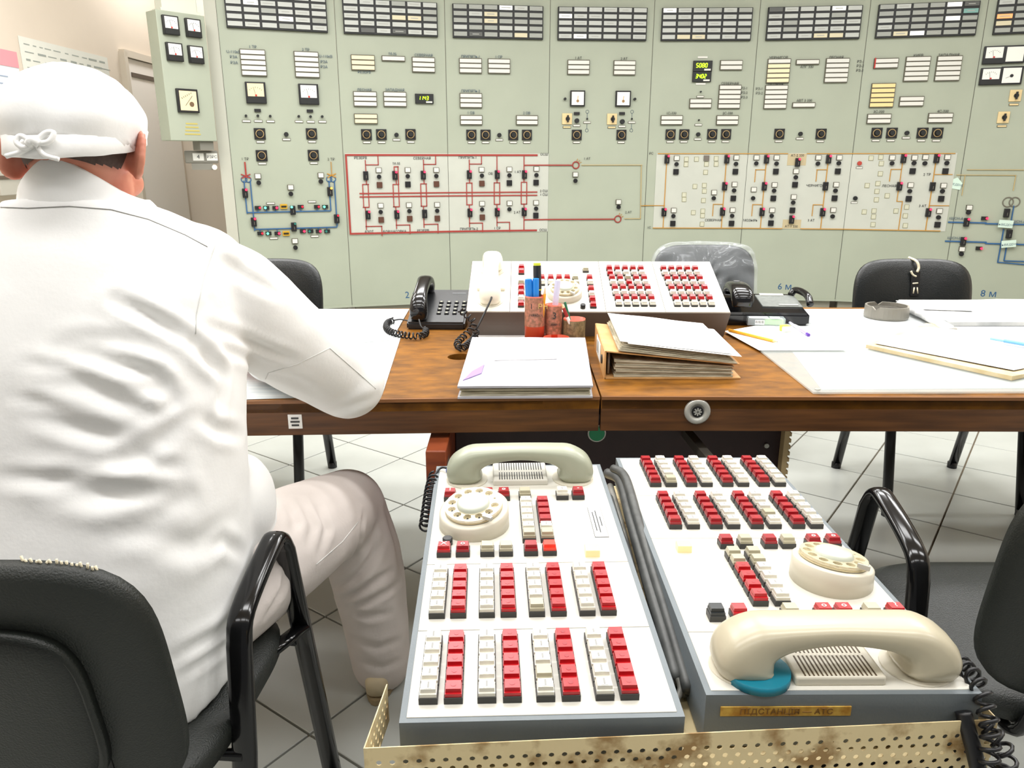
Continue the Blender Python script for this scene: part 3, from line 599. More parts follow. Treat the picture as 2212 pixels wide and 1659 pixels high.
for x, y, m in ((305, 330, BLUE), (1085, 328, BLUE)):
    cx, cz = p1.at('e', x, y); ring(p1.t, cx - 0.014, -0.004, cz, 0.02, 0.003, m); ring(p1.t, cx + 0.014, -0.004, cz, 0.02, 0.003, m)
for x, y, m in ((302, 300, RED), (1090, 294, YEL)):
    cx, cz = p1.at('e', x, y)
    for a in (0.4, -0.4): cube('star_mark', p1.t, (cx, -0.004, cz), (0.07, 0.006, 0.007), m, (0, a, 0))
for x, y, l in ((295, 455, LEDR), (1073, 440, LEDO), (375, 720, LEDR), (1135, 690, LEDRD), (742, 765, LEDT)): p1.breaker('e', x, y, l)
p1.breaker('e', 733, 612, LEDG, -0.008)
def plamp(x, y, m, dx=0.016):
    cx, cz = p1.at('e', x, y); cube('lamp_block', p1.t, (cx, -0.009, cz), (0.042, 0.018, 0.026), BLACKM); cyl('signal_lamp', p1.t, (cx + dx, -0.02, cz), 0.009, 0.010, m, 'Y', 10)
    z = zb1 if y < 700 else zb3; cube('bus_line', p1.t, (cx, -0.005, (cz + z) / 2), (0.005, 0.007, abs(cz - z)), BLUE)
for x, m, dx in ((412, LEDRD, .014), (490, LEDG, -.008), (573, LEDR, .010), (805, LEDRD, .012), (955, LEDRD, .012), (1030, LEDG, -.008)): plamp(x, 590 if x < 700 else 580, m, dx)
for x, m, dx in ((435, LEDRD, .014), (510, LEDG, -.006), (592, LEDR, .012), (825, LEDR, .010), (895, LEDT, -.008), (970, LEDR, .012), (1048, LEDT, -.008)): plamp(x, 825 if x < 700 else 805, m, dx)
for x, y in ((650, 578), (672, 825)):
    cx, cz = p1.at('e', x, y); cube('yellow_block', p1.t, (cx, -0.008, cz), (0.05, 0.016, 0.034), YBLK); cube('lamp_block', p1.t, (cx, -0.014, cz), (0.038, 0.016, 0.012), BLACKM)
for x, y in ((530, 550), (910, 535), (558, 870), (935, 852)): cx, cz = p1.at('e', x, y); p1.plate(cx, cz, 0.06)
# blue lines, circles and breakers on the last panel
pl(p8, 'h', 0.010, BLUE, [(1180, 802), (1560, 815), (2000, 834)]); pl(p8, 'h', 0.010, BLUE, [(1150, 993), (1560, 1016), (2000, 1042)])
pl(p8, 'h', 0.008, BLUE, [(1735, 880), (1688, 1215)]); pl(p8, 'h', 0.008, BLUE, [(1688, 1215), (2000, 1242)]); pl(p8, 'h', 0.008, BLUE, [(1765, 1060), (1752, 1195)]); pl(p8, 'h', 0.008, BLUE, [(1752, 1195), (2000, 1213)]); pl(p8, 'h', 0.007, BLUE, [(1842, 640), (1820, 810)])
ln(p8, 'h', 0.004, YELP, [(1370, 268), (2000, 270)], [(1262, 322), (1870, 325)], [(1340, 325), (1322, 530)], [(1862, 325), (1845, 480)])
for x in (1788, 1855): cx, cz = p8.at('h', x, 600); ring(p8.t, cx, -0.004, cz, 0.035, 0.004, M('ring_grey', (112, 108, 96), 0.5))
for x, y, l in ((1360, 805, LEDR), (1770, 710, None), (1795, 925, None), (1327, 1000, LEDR)): p8.breaker('h', x, y, l)
for x, y in ((1560, 765), (1503, 1072)):
    cx, cz = p8.at('h', x, y); cube('lamp_block', p8.t, (cx - 0.01, -0.009, cz), (0.042, 0.018, 0.026), BLACKM); cyl('signal_lamp', p8.t, (cx + 0.006, -0.02, cz), 0.009, 0.010, LEDR, 'Y', 10)
NOTE = M('note_paper', (206, 228, 214), 0.7)
for (x0, y0, x1, y1), rot, lab in (((1190, 345, 1310, 465), 0.18, 'small pale note with a peaked top stuck over the panel joint'), ((1685, 780, 1820, 860), 0.05, 'small pale note stuck across the upper thick blue line'), ((1715, 985, 1850, 1060), -0.12, 'small tilted pale note stuck across the lower thick blue line')):
    (ax, az), (bx, bz) = p8.at('h', x0, y0), p8.at('h', x1, y1); cx, cz = (ax + bx) / 2, (az + bz) / 2; w, h = bx - ax, az - bz
    bm = bmesh.new(); top = [(w / 2, h * 0.1), (0.0, h * 0.5), (-w / 2, h * 0.1)] if y0 < 400 else [(w / 2, h / 2), (-w / 2, h / 2)]
    prism(bm, [(-w / 2, -h / 2), (w / 2, -h / 2)] + top, 0, 0.003, Matrix.Rotation(math.pi / 2, 4, 'X'))
    n = bmobj('paper_note', bm, NOTE); n.matrix_world = p8.m @ Matrix.Translation((cx, -0.036 if y0 > 400 else -0.004, cz)) @ Matrix.Rotation(rot, 4, 'Y')
    tag(n, lab, 'note', 'paper notes stuck on the panels')
    text('lettering', n, 'ВЫВЕДЕНО', (0, -0.0035, -h * 0.12), 0.022, INK)
# ------------------------------------------------------------------ meter cabinet beside the first panel
A_, B2 = Vector((-2.275, 5.36)), Vector((-2.064, 5.60)); aa = math.atan2(B2.y - A_.y, B2.x - A_.x); mid = (A_ + B2) / 2
mm = place(mid.x, mid.y, 1.37, aa); inv = mm.inverted()
t = thing('meter_cabinet', 'tall narrow grey-green cabinet with five black meters beside the charts wall', 'cabinet', mm)
cube('cabinet_body', t, (0, 0.07, 0.40), (0.33, 0.14, 0.80), PANEL, bev=0.004)
def cat(x, y):
    o = inv @ O0; d = inv.to_3x3() @ ray(x / 2.37, y / 2.37); k = -o.y / d.y; q = o + d * k; return q.x, q.z
for x0, y0, x1, y1, s_ in ((822, 75, 915, 185, 'half'), (940, 92, 1028, 198, 'half'), (842, 215, 935, 318, 'half'), (955, 232, 1040, 330, 'half'), (895, 452, 1015, 580, 'corner')):
    (ax, az), (bx, bz) = cat(x0, y0), cat(x1, y1); meter(t, (ax + bx) / 2, (az + bz) / 2, abs(bx - ax), az - bz, 'c' if s_ == 'corner' else 'w', s_)
(ax, az), (bx, bz) = cat(938, 632), cat(1030, 695)
for k in range(4): cube('note_line', t, ((ax + bx) / 2, -0.001, az - (az - bz) * k / 3.4), ((bx - ax) * (0.7 + 0.08 * k), 0.002, 0.009), M('note_ochre', (190, 176, 96), 0.6))
cube('mounting_foot', t, (0.10, 0.08, -0.03), (0.10, 0.10, 0.06), M('foot_grey', (128, 126, 116), 0.6))
t2 = thing('cable_conduit', 'white boxed conduit above the meter cabinet', 'conduit', place(mid.x - 0.06, mid.y + 0.04, 2.172, aa))
cube('duct', t2, (0.03, 0.02, 0.17), (0.24, 0.10, 0.34), M('duct_white', (214, 218, 204), 0.6), bev=0.006)
cube('flange', t2, (0.03, 0.02, 0.010), (0.27, 0.12, 0.02), M('duct_white', (214, 218, 204), 0.6))
t3 = thing('socket_box', 'grey junction box with two white label plates under the meter cabinet', 'box', place(-2.215, 5.60, 1.225, math.radians(20)))
cube('box', t3, (0.03, 0.04, 0.04), (0.22, 0.08, 0.085), M('foot_grey', (128, 126, 116), 0.6), bev=0.01)
for dx in (0.0, 0.09): cube('label_plate', t3, (dx + 0.01, -0.002, 0.04), (0.072, 0.006, 0.05), STRIPW)
text('lettering', t3, '4', (0.01, -0.006, 0.04), 0.04, INKD); text('lettering', t3, 'РЗРС', (0.10, -0.006, 0.04), 0.026, INKD)
cube('bracket', t3, (0.03, 0.02, -0.025), (0.14, 0.03, 0.045), M('foot_grey', (128, 126, 116), 0.6))
cyl('push_button', t3, (0.11, 0.0, -0.03), 0.018, 0.02, STRIPW, 'Y', 12)
# ------------------------------------------------------------------ desks
WOODT = M('desk_top_wood', (144, 93, 26), 0.42, spec=0.25, rgb2=(102, 64, 19), scale=15, stretch=(1.0, 2.0, 1), thr=(0.34, 0.66), bump=0.04, bscale=60)
WOODF = M('desk_front_wood', (108, 68, 32), 0.45, rgb2=(76, 46, 20), scale=9, stretch=(0.6, 1, 9), thr=(0.35, 0.7))
WOODL = M('desk_edge_wood', (150, 100, 56), 0.4, rgb2=(104, 64, 30), scale=20)
DZ = 0.75
def desk(label, x0, x1, front, yaw, hole=None, shear=0.0):
    m = Matrix.Translation((front[0], front[1], 0)) @ Matrix.Rotation(yaw, 4, 'Z')
    t = thing('desk', label, 'desk', m, 'two wooden control desks set end to end')
    bm = bmesh.new(); W = x1 - x0; d = 1.05
    if hole:
        hx, hy, hr = hole; n = 24; zt, zb = DZ, DZ - 0.03
        ang_ = sorted([2 * math.pi * k / n for k in range(n)] + [math.atan2(cy - hy, cx - hx) % (2 * math.pi) for cx, cy in ((x0, 0), (x1, 0), (x1, d), (x0, d))])
        rings = {}
        for z in (zt, zb):
            inn, out = [], []
            for a in ang_:
                ca, sa = math.cos(a), math.sin(a)
                k = min([(x1 - hx) / ca if ca > 1e-9 else 1e9, (x0 - hx) / ca if ca < -1e-9 else 1e9, (d - hy) / sa if sa > 1e-9 else 1e9, (0 - hy) / sa if sa < -1e-9 else 1e9])
                inn.append(bm.verts.new((hx + hr * ca, hy + hr * sa, z))); out.append(bm.verts.new((hx + k * ca, hy + k * sa, z)))
            rings[z] = (inn, out); N = len(ang_)
            for k in range(N): bm.faces.new((inn[k], out[k], out[(k + 1) % N], inn[(k + 1) % N]))
        for q in (0, 1):
            for k in range(N): bm.faces.new((rings[zt][q][k], rings[zt][q][(k + 1) % N], rings[zb][q][(k + 1) % N], rings[zb][q][k]))
    else: addbox(bm, ((x0 + x1) / 2, d / 2, DZ - 0.015), (W, d, 0.03))
    for v in bm.verts: v.co.x += shear * v.co.y
    bmobj('tabletop', bm, WOODT, t)
    cube('front_apron', t, ((x0 + x1) / 2, 0.012, DZ - 0.045), (W, 0.024, 0.075), WOODF, bev=0.002)
    cube('edge_strip', t, ((x0 + x1) / 2, 0.0, DZ - 0.004), (W, 0.012, 0.0075), WOODL)
    cube('back_apron', t, ((x0 + x1) / 2, d - 0.012, DZ - 0.045), (W, 0.024, 0.07), WOODF)
    return t, m
tl, ml = desk('wooden control desk with a round cable hole, where the person leans', -1.75, -0.002, (0.195, 1.607), math.radians(2.4), (-0.335, 0.36, 0.033), math.tan(math.radians(2.8)))
tr, mr = desk('wooden control desk with a round steel lock in its front edge', 0.002, 1.9, (0.195, 1.607), math.radians(-0.4))
for t, xs in ((tl, (-1.65, -0.12)), (tr, (0.12, 1.8))):
    for x in xs:
        cube('leg_panel', t, (x, 0.75, 0.33), (0.03, 0.5, 0.66), WOODF) if abs(x) > 1 else None
t = tr
LX = (1507 - 1106) / FPX * 1.6 / (CT + (829.5 - 890) / FPX * ST) - 0.195
bm = bmesh.new(); lathe(bm, [(0.029, 0), (0.029, 0.004), (0.026, 0.007), (0.018, 0.007), (0.017, 0.004), (0, 0.004)], 28, Matrix.Translation((LX, -0.0005, DZ - 0.035)) @ Matrix.Rotation(math.pi / 2, 4, 'X'))
bmobj('lock_ring', bm, STEEL, t, True)
cyl('lock_core', t, (LX, -0.003, DZ - 0.035), 0.013, 0.006, BLACK, 'Y', 16)
for k in range(4): cube('lock_star', t, (LX, -0.0065, DZ - 0.035), (0.018, 0.002, 0.003), STEEL, (0, k * math.pi / 4, 0))
q = ml.inverted() @ ony(635, 903, 1.57)
cube('inventory_sticker', tl, (q.x, -0.001, DZ - 0.05), (0.03, 0.002, 0.032), WHITEP)
for k in range(3): cube('sticker_print', tl, (q.x, -0.0023, DZ - 0.042 - k * 0.008), (0.016 + 0.004 * (k % 2), 0.001, 0.004), INKD)
# drawer housing below the desks
t = thing('drawer_housing', 'dark maroon drawer housing with a green disc under the desk joint', 'drawer', Matrix.Translation((0.24, 1.76, 0.44)))
MAR = M('maroon_metal', (52, 30, 30), 0.5, var=0.2, scale=30)
cube('housing', t, (0.02, 0.30, 0.11), (0.80, 0.60, 0.215), MAR, bev=0.003)
cube('side_board', t, (-0.402, 0.005, 0.095), (0.044, 0.5, 0.24), M('side_board', (150, 72, 34), 0.5, rgb2=(120, 52, 24), scale=8, stretch=(1, 1, 5)), bev=0.003)
cyl('green_disc', t, (-0.033, -0.004, 0.168), 0.019, 0.008, M('green_disc', (24, 150, 96), 0.4), 'Y', 24)
bm = bmesh.new(); addloft(bm, [Vector((0.0205 * math.cos(a), 0, 0.0205 * math.sin(a))) for a in [2 * math.pi * i / 28 for i in range(29)]], [(0.0022, 0.003)] * 29, 6, caps=False)
o = bmobj('disc_rim', bm, STRIPW, t, True); o.location = (-0.033, -0.005, 0.168)
for x, z in ((-0.355, 0.19), (-0.14, 0.195), (0.385, 0.135)): cyl('screw', t, (x, -0.003, z), 0.006, 0.006, STEEL, 'Y', 10)
cube('slide_rail', t, (0.425, 0.0, 0.10), (0.012, 0.05, 0.22), M('rail', (200, 176, 130), 0.5))
for k in range(12): cube('rail_tooth', t, (0.434, -0.01, 0.005 + k * 0.0165), (0.008, 0.02, 0.009), M('rail', (200, 176, 130), 0.5))
# ------------------------------------------------------------------ pull-out tray of perforated metal
TRAY = M('tray_paint', (232, 212, 164), 0.55, rgb2=(160, 126, 74), scale=22, thr=(0.36, 0.50), bump=0.05)
A0, A1 = Vector((-0.151, 0.644, 0.0)), Vector((0.522, 0.686, 0.0)); ya = math.atan2(A1.y - A0.y, A1.x - A0.x); LW = (A1 - A0).length
t = thing('perforated_tray', 'rusty cream perforated metal tray carrying the two telephone consoles', 'tray', place(A0.x, A0.y, 0.622, ya))
def perf(name, w, h, px, pz, r, margin_top, parent, m, tri=None):
    """sheet in local xz with real holes, one octagon in each cell"""
    bm = bmesh.new(); nx, nz = int(w / px), int((h - margin_top) / pz); px = w / nx
    def quad(x0, x1, z0, z1): bm.faces.new([bm.verts.new(v) for v in ((x0, 0, z0), (x1, 0, z0), (x1, 0, z1), (x0, 0, z1))])
    z0 = h - margin_top - nz * pz
    if z0 > 1e-4: quad(0, w, 0, z0)
    quad(0, w, h - margin_top, h)
    for j in range(nz):
        zz = z0 + j * pz; off = px / 2 if j % 2 else 0
        if off: quad(0, off, zz, zz + pz); quad(w - off, w, zz, zz + pz)
        for i in range(nx - (1 if off else 0)):
            xx = off + i * px; cx, cz = xx + px / 2, zz + pz / 2
            bad = random.random() < 0.03
            rr = r * (0.25 if bad else 1)
            inn = [bm.verts.new((cx + rr * math.cos(a), 0, cz + rr * math.sin(a))) for a in [math.pi / 4 * k for k in range(8)]]
            co = [(xx + px, cz), (xx + px, zz + pz), (cx, zz + pz), (xx, zz + pz), (xx, cz), (xx, zz), (cx, zz), (xx + px, zz)]
            out = [bm.verts.new((x, 0, z)) for x, z in co]
            for k in range(8): bm.faces.new((inn[k], out[k], out[(k + 1) % 8], inn[(k + 1) % 8]))
    bmesh.ops.remove_doubles(bm, verts=bm.verts, dist=1e-5)
    ex = bmesh.ops.extrude_face_region(bm, geom=bm.faces[:])
    bmesh.ops.translate(bm, verts=[v for v in ex['geom'] if isinstance(v, bmesh.types.BMVert)], vec=(0, 0.0012, 0))
    if m is not None: bmesh.ops.transform(bm, matrix=m, verts=bm.verts)
    return bmobj(name, bm, TRAY, parent)
perf('front_lip', LW, 0.10, 0.0135, 0.0105, 0.0031, 0.014, t, Matrix.Translation((0, 0, -0.05)))
perf('side_lip', 0.10, 0.05, 0.0125, 0.0105, 0.0031, 0.008, t, Matrix(((0.14, 1, 0, -0.001), (0.99, 0, 0, 0), (0, 0, 1, 0), (0, 0, 0, 1))))
perf('side_lip', 0.10, 0.05, 0.0125, 0.0105, 0.0031, 0.008, t, Matrix(((0, 1, 0, LW), (1, 0, 0, 0), (0, 0, 1, 0), (0, 0, 0, 1))))
cube('tray_floor', t, (LW / 2 + 0.01, 0.37, 0.001), (LW - 0.09, 0.735, 0.002), TRAY)
cube('hole_shade_box', t, (LW / 2 + 0.025, 0.37, -0.035), (LW - 0.075, 0.72, 0.066), M('hole_shade', (40, 38, 35), 0.7))  # added dark box, stands in for the shade seen through the lip holes
for x in (0.06, LW - 0.03): cube('runner', t, (x + 0.0, 0.85, -0.012), (0.02, 0.5, 0.022), M('runner', (96, 92, 84), 0.5, 0.5))
# ------------------------------------------------------------------ telephone consoles
CREAM = M('console_cream', (216, 213, 202), 0.35); GREYB = M('console_grey', (112, 120, 124), 0.5, bump=0.05, bscale=300)
CREAM2 = M('dial_cream', (212, 206, 188), 0.35)
CAPR = M('cap_red', (190, 24, 32), 0.3, var=0.25, scale=60); CAPR2 = M('cap_darkred', (150, 20, 30), 0.3); CAPW = M('cap_clear', (226, 222, 208), 0.25, var=0.15, scale=50); CAPG = M('cap_tan', (176, 170, 146), 0.3)
CAPL = M('cap_lit', (255, 206, 150), 0.3, emit=0.55); CAPO = M('cap_bright_red', (236, 60, 40), 0.3, emit=0.15); CAPB = M('cap_black', (34, 38, 40), 0.4)
BTNB = M('button_base', (52, 52, 50), 0.5); DKRED = M('symbol_white', (245, 240, 235), 0.5); INSERT = M('insert_white', (246, 245, 240), 0.4)
CM = {'r': CAPR, 'd': CAPR2, 'w': CAPW, 'g': CAPG, 'l': CAPL, 'o': CAPO, 'b': CAPB}
CAPMESH = {}
def capmesh(kind):
    if kind not in CAPMESH:
        m = CM[kind]; bm = bmesh.new(); addbox(bm, (0, 0, 0.0025), (0.0182, 0.0180, 0.005))
        g = addbox(bm, (0, 0.001, 0.0072), (0.0172, 0.0152, 0.0045))
        for v in g:
            if v.co.z > 0.0075: v.co.x *= 0.93; v.co.y = (v.co.y - 0.001) * 0.9 + 0.001
        bmesh.ops.recalc_face_normals(bm, faces=bm.faces)
        me = bpy.data.meshes.new('button_cap'); bm.to_mesh(me); bm.free(); me.materials.append(m)
        CAPMESH[kind] = me
    return CAPMESH[kind]
def button(t, u, v, kind, flip=1, sc=1.0, sym=None):
    b = cube('button', t, (u, v, 0.0045), (0.0204 * sc, 0.0204 * sc, 0.009), BTNB, bev=0.0006)
    c = link(bpy.data.objects.new('button_cap', capmesh(kind)), b); c.location = (0, 0, 0.0038); c.scale = (sc, sc, sc)
    if flip < 0: c.rotation_euler = (0, 0, math.pi)
    if kind == 'w' and sc == 1.0:
        cube('label_insert', t, (u, v + 0.001 * flip, 0.0180), (0.008, 0.012, 0.0005), INSERT, under=b)
        cube('legend_mark', t, (u, v + 0.001 * flip, 0.0184), (0.0022, random.uniform(0.006, 0.010), 0.0003), M('legend_grey', (150, 150, 146), 0.6), under=b)
    elif kind in 'rd' and sc == 1.0:
        cyl('legend_mark', t, (u, v + 0.001 * flip, 0.0178), 0.0032, 0.0004, CAPR2 if kind == 'r' else CAPR, 'Z', 8, under=b)
    if sym:
        text('symbol', t, sym, (u, v + 0.001, 0.0182), 0.013, DKRED, (0, 0, 0 if flip > 0 else math.pi), under=b)
def handset(name, t, c, L, mat, along='u', h=1.0, wid=1.0, lab=None):
    s = L / 0.25
    P0 = [(-0.096, -0.012), (-0.095, 0.002), (-0.090, 0.016), (-0.078, 0.030), (-0.058, 0.0375), (-0.030, 0.0415), (0, 0.043)]
    S0 = [(0.026, 0.026), (0.031, 0.031), (0.029, 0.030), (0.022, 0.027), (0.0155, 0.024), (0.0125, 0.022), (0.0115, 0.021)]
    pts = P0 + [(-x, z) for x, z in P0[-2::-1]]; secs = S0 + S0[-2::-1]
    path = []
    for x, z in pts: path.append(Vector((x * s, 0, z * s * h)) if along == 'u' else Vector((0, x * s, z * s * h)))
    fine, fs = [], []
    cm = catmull(path, 4); cs = catmull([Vector((a, b, 0)) for a, b in secs], 4)
    bm = bmesh.new(); addloft(bm, cm, [(q.x * s, q.y * s * wid) for q in cs], 20, (1, 0, 0) if along == 'u' else (0, 1, 0), 3.0)
    o = bmobj(name, bm, mat, t, True); o.location = c
    if lab: o['label'] = lab
    return o
def dialset(t, u, v, r, tilt, H=0.030, holes=True, flip=0.0):
    """tilted drum, clear finger wheel and hub"""
    rot = Matrix.Rotation(tilt[0], 4, 'X') @ Matrix.Rotation(tilt[1], 4, 'Y')
    bm = bmesh.new(); n = 40; rg = []
    nrm = rot.to_3x3() @ Vector((0, 0, 1))
    def top(x, y, z0): return z0 - (nrm.x * x + nrm.y * y) / nrm.z
    for rr, base in ((r * 1.05, None), (r * 1.03, H - 0.002), (r * 0.97, H), (r * 0.86, H)):
        rg.append([bm.verts.new((rr * math.cos(2 * math.pi * k / n), rr * math.sin(2 * math.pi * k / n), 0 if base is None else top(rr * math.cos(2 * math.pi * k / n), rr * math.sin(2 * math.pi * k / n), base))) for k in range(n)])
    for a, b in zip(rg, rg[1:]):
        for k in range(n): bm.faces.new((a[k], a[(k + 1) % n], b[(k + 1) % n], b[k]))
    bm.faces.new(rg[-1]); bm.faces.new(rg[0][::-1])
    dr = bmobj('dial_drum', bm, CREAM2, t); dr.location = (u, v, 0)
    for p in dr.data.polygons: p.use_smooth = len(p.vertices) == 4
    dd = bpy.data.objects.new('dial', None)
    tm = Matrix.Translation((u, v, H)) @ rot
    WHEEL = M('finger_wheel', (226, 216, 186), 0.15, alpha=0.62, coat=0.5)
    bm = bmesh.new(); R0, R1_, hr = r * 0.40, r * 0.86, r * 0.125; N = 12
    for k in range(N):
        a0, a1 = 2 * math.pi * k / N, 2 * math.pi * (k + 1) / N; am = (a0 + a1) / 2; rm = r * 0.66
        pol = lambda rr, a: Vector((rr * math.cos(a), rr * math.sin(a), 0.004))
        co = [pol(R1_, am), pol(R1_, a1), pol(rm, a1), pol(R0, a1), pol(R0, am), pol(R0, a0), pol(rm, a0), pol(R1_, a0)]
        ctr = pol(rm, am); rad = ctr.normalized(); rad.z = 0; rad.normalize(); tan = Vector((-rad.y, rad.x, 0))
        inn = [ctr + (rad * math.cos(b) + tan * math.sin(b)) * (hr if holes and k not in (0,) else hr * 0.3) for b in [math.pi / 4 * q for q in range(8)]]
        vi = [bm.verts.new(q) for q in inn]; vo = [bm.verts.new(q) for q in co]
        for q in range(8): bm.faces.new((vi[q], vo[q], vo[(q + 1) % 8], vi[(q + 1) % 8]))
    bmesh.ops.remove_doubles(bm, verts=bm.verts, dist=1e-6)
    ex = bmesh.ops.extrude_face_region(bm, geom=bm.faces[:]); bmesh.ops.translate(bm, verts=[x for x in ex['geom'] if isinstance(x, bmesh.types.BMVert)], vec=(0, 0, 0.004))
    bmesh.ops.transform(bm, matrix=rot, verts=bm.verts)
    w = bmobj('finger_wheel', bm, WHEEL, dr); w.location = (0, 0, H)
    bm = bmesh.new(); lathe(bm, [(r * 0.86, 0.001), (r * 0.86, 0.003), (0, 0.003)], 32, rot); o = bmobj('number_ring', bm, M('number_ring', (212, 198, 160), 0.5), dr); o.location = (0, 0, H)
    bm = bmesh.new(); lathe(bm, [(r * 0.50, 0.006), (r * 0.48, 0.012), (r * 0.40, 0.0145), (0, 0.0155)], 28, rot); o = bmobj('dial_hub', bm, M('dial_hub', (198, 203, 188), 0.3), dr, True); o.location = (0, 0, H)
    for k in range(10):
        a = 2 * math.pi * (k + 1.5) / N; q = rot @ Vector((r * 0.66 * math.cos(a), r * 0.66 * math.sin(a), 0.0034))
        o = text('numeral', t, str((k + 1) % 10), (0, 0, 0), r * 0.16, INKD, (tilt[0], tilt[1], flip), under=None); o.parent = dr; o.location = q + Vector((0, 0, H + 0.0004))
    bm = bmesh.new(); addbox(bm, (r * 0.80, -r * 0.42, 0.010), (r * 0.30, r * 0.10, 0.006), rot @ Matrix.Rotation(-0.6, 4, 'Z')); o = bmobj('finger_stop', bm, STEEL, dr); o.location = (0, 0, H)
    return dr
def console(name, label, P7, t0, modules, group):
    x, y, z, yaw, tilt, W, L = P7
    a = Vector((math.cos(yaw), math.sin(yaw), 0)); b0 = Vector((-math.sin(yaw), math.cos(yaw), 0)); b = b0 * math.cos(tilt) + Vector((0, 0, math.sin(tilt)))
    n = a.cross(b); m = basis(Vector((x, y, z)), a, b, n)
    t = thing(name, label, 'telephone', m, group)
    t1 = t0 + L * math.tan(tilt)
    bm = bmesh.new(); h = W / 2
    vs_ = [bm.verts.new(c) for c in ((-h, 0, -t0), (h, 0, -t0), (h, L, -t1), (-h, L, -t1), (-h, 0, 0), (h, 0, 0), (h, L, 0), (-h, L, 0))]
    for f in ((0, 3, 2, 1), (4, 5, 6, 7), (0, 1, 5, 4), (1, 2, 6, 5), (2, 3, 7, 6), (3, 0, 4, 7)): bm.faces.new([vs_[k] for k in f])
    bmesh.ops.inset_region(bm, faces=[f for f in bm.faces if all(abs(v.co.z) < 1e-6 for v in f.verts)], thickness=0.006, depth=-0.004)
    bmobj('console_body', bm, GREYB, t)
    cuts = [0.006] + modules + [L - 0.006]
    for c0, c1_ in zip(cuts, cuts[1:]): cube('cover_plate', t, (0, (c0 + c1_) / 2, -0.0015), (W - 0.014, c1_ - c0 - 0.0014, 0.005), CREAM, bev=0.0008)
    return t, m
COLS = [-0.1215, -0.0945, -0.0585, -0.031, 0.005, 0.0325, 0.0690, 0.0960]
GRP = 'grey telephone consoles on the pull-out tray'
t, mL = console('telephone_console', 'cream telephone console with green-grey handset at its high end under the desk', (0.0323, 0.6678, 0.687, 0.0319, 0.0386, .30, .635), 0.056, [0.152, 0.302], GRP)
tL = t; random.seed(3)
for v0, v1 in ((0.185, 0.2685), (0.0345, 0.1225)):
    for k in range(5):
        for c, u in enumerate(COLS): button(t, u, v0 + (v1 - v0) * k / 4, 'rw'[c % 2 == 0] if random.random() > 0.06 else 'rg'[c % 2 == 0])
for u, k, s_ in ((-0.119, 'd', 'I'), (-0.0926, 'g', None), (-0.057, 'd', 'o'), (-0.030, 'd', 'o'), (0.005, 'g', None), (0.0673, 'w', None), (0.094, 'd', '-')): button(t, u, 0.5025, k, 1, 1.0 if k != 'd' else 0.999, s_)
for i, v in enumerate((0.469, 0.448, 0.4275, 0.407, 0.385, 0.3655)):
    button(t, 0.005, v, 'w' if i < 5 else 'g'); button(t, 0.032, v, 'd' if i < 4 else 'wg'[i - 4])
for u, k, s_ in ((-0.1203, 'r', 'X'), (-0.093, 'd', 'o'), (-0.0577, 'g', None), (-0.0306, 'g', None), (0.0055, 'd', None), (0.0326, 'o', None)): button(t, u, 0.3293, k, 1, 1.0 if k not in 'rd' else 0.999, s_)
cube('lit_key', t, (0.094, 0.3235, 0.006), (0.021, 0.019, 0.012), CAPL, bev=0.001)
dialset(t, -0.078, 0.415, 0.052, (0.14, -0.10))
cyl('knob', t, (-0.1165, 0.3575, 0.006), 0.0075, 0.012, BLACK, 'Z', 16, bev=0.001)
cube('label_border', t, (0.1155, 0.418, 0.0012), (0.0212, 0.0962, 0.0008), INKD)
pl_ = cube('paper_label', t, (0.1155, 0.418, 0.0016), (0.02, 0.095, 0.0008), WHITEP, bev=0.0002)
for dx, Lh in ((0.005, 0.03), (0.0, 0.07), (-0.005, 0.06)): cube('label_print', t, (0.1155 + dx, 0.418, 0.0022), (0.0016, Lh, 0.0003), INKD, under=pl_)
cube('grille_bridge', t, (0.0, 0.585, 0.006), (0.095, 0.072, 0.012), CREAM, bev=0.003)
for k in range(18):
    u = -0.036 + 0.074 * k / 17
    cube('grille_slot', t, (u, 0.604, 0.0121), (0.0016, 0.030, 0.0008), BLACK); cube('grille_slot', t, (u, 0.5655, 0.0121), (0.0016, 0.028, 0.0008), BLACK)
HSG = M('handset_greygreen', (164, 168, 148), 0.3)
for u in (-0.093, 0.093): cyl('cradle_well', t, (u, 0.575, 0.0015), 0.036, 0.004, CREAM2, 'Z', 28)
handset('handset', t, (0.0, 0.578, 0.013), 0.256, HSG, h=0.9, lab='grey-green handset')
tube('cord_tape', [(-0.128, 0.606, 0.004), (-0.118, 0.600, 0.008), (-0.105, 0.602, 0.012)], 0.006, M('tape_blue', (30, 74, 170), 0.5), t)
cp = [(-0.120, 0.603, 0.008), (-0.140, 0.615, 0.006), (-0.152, 0.60, -0.002), (-0.156, 0.56, -0.006), (-0.157, 0.50, -0.012), (-0.158, 0.44, -0.02)]
coil('coiled_cord', cp[2:], 0.0085, 13, 0.0019, BLACK, t); tube('cord_lead', catmull(cp[:3], 6), 0.0022, BLACK, t)
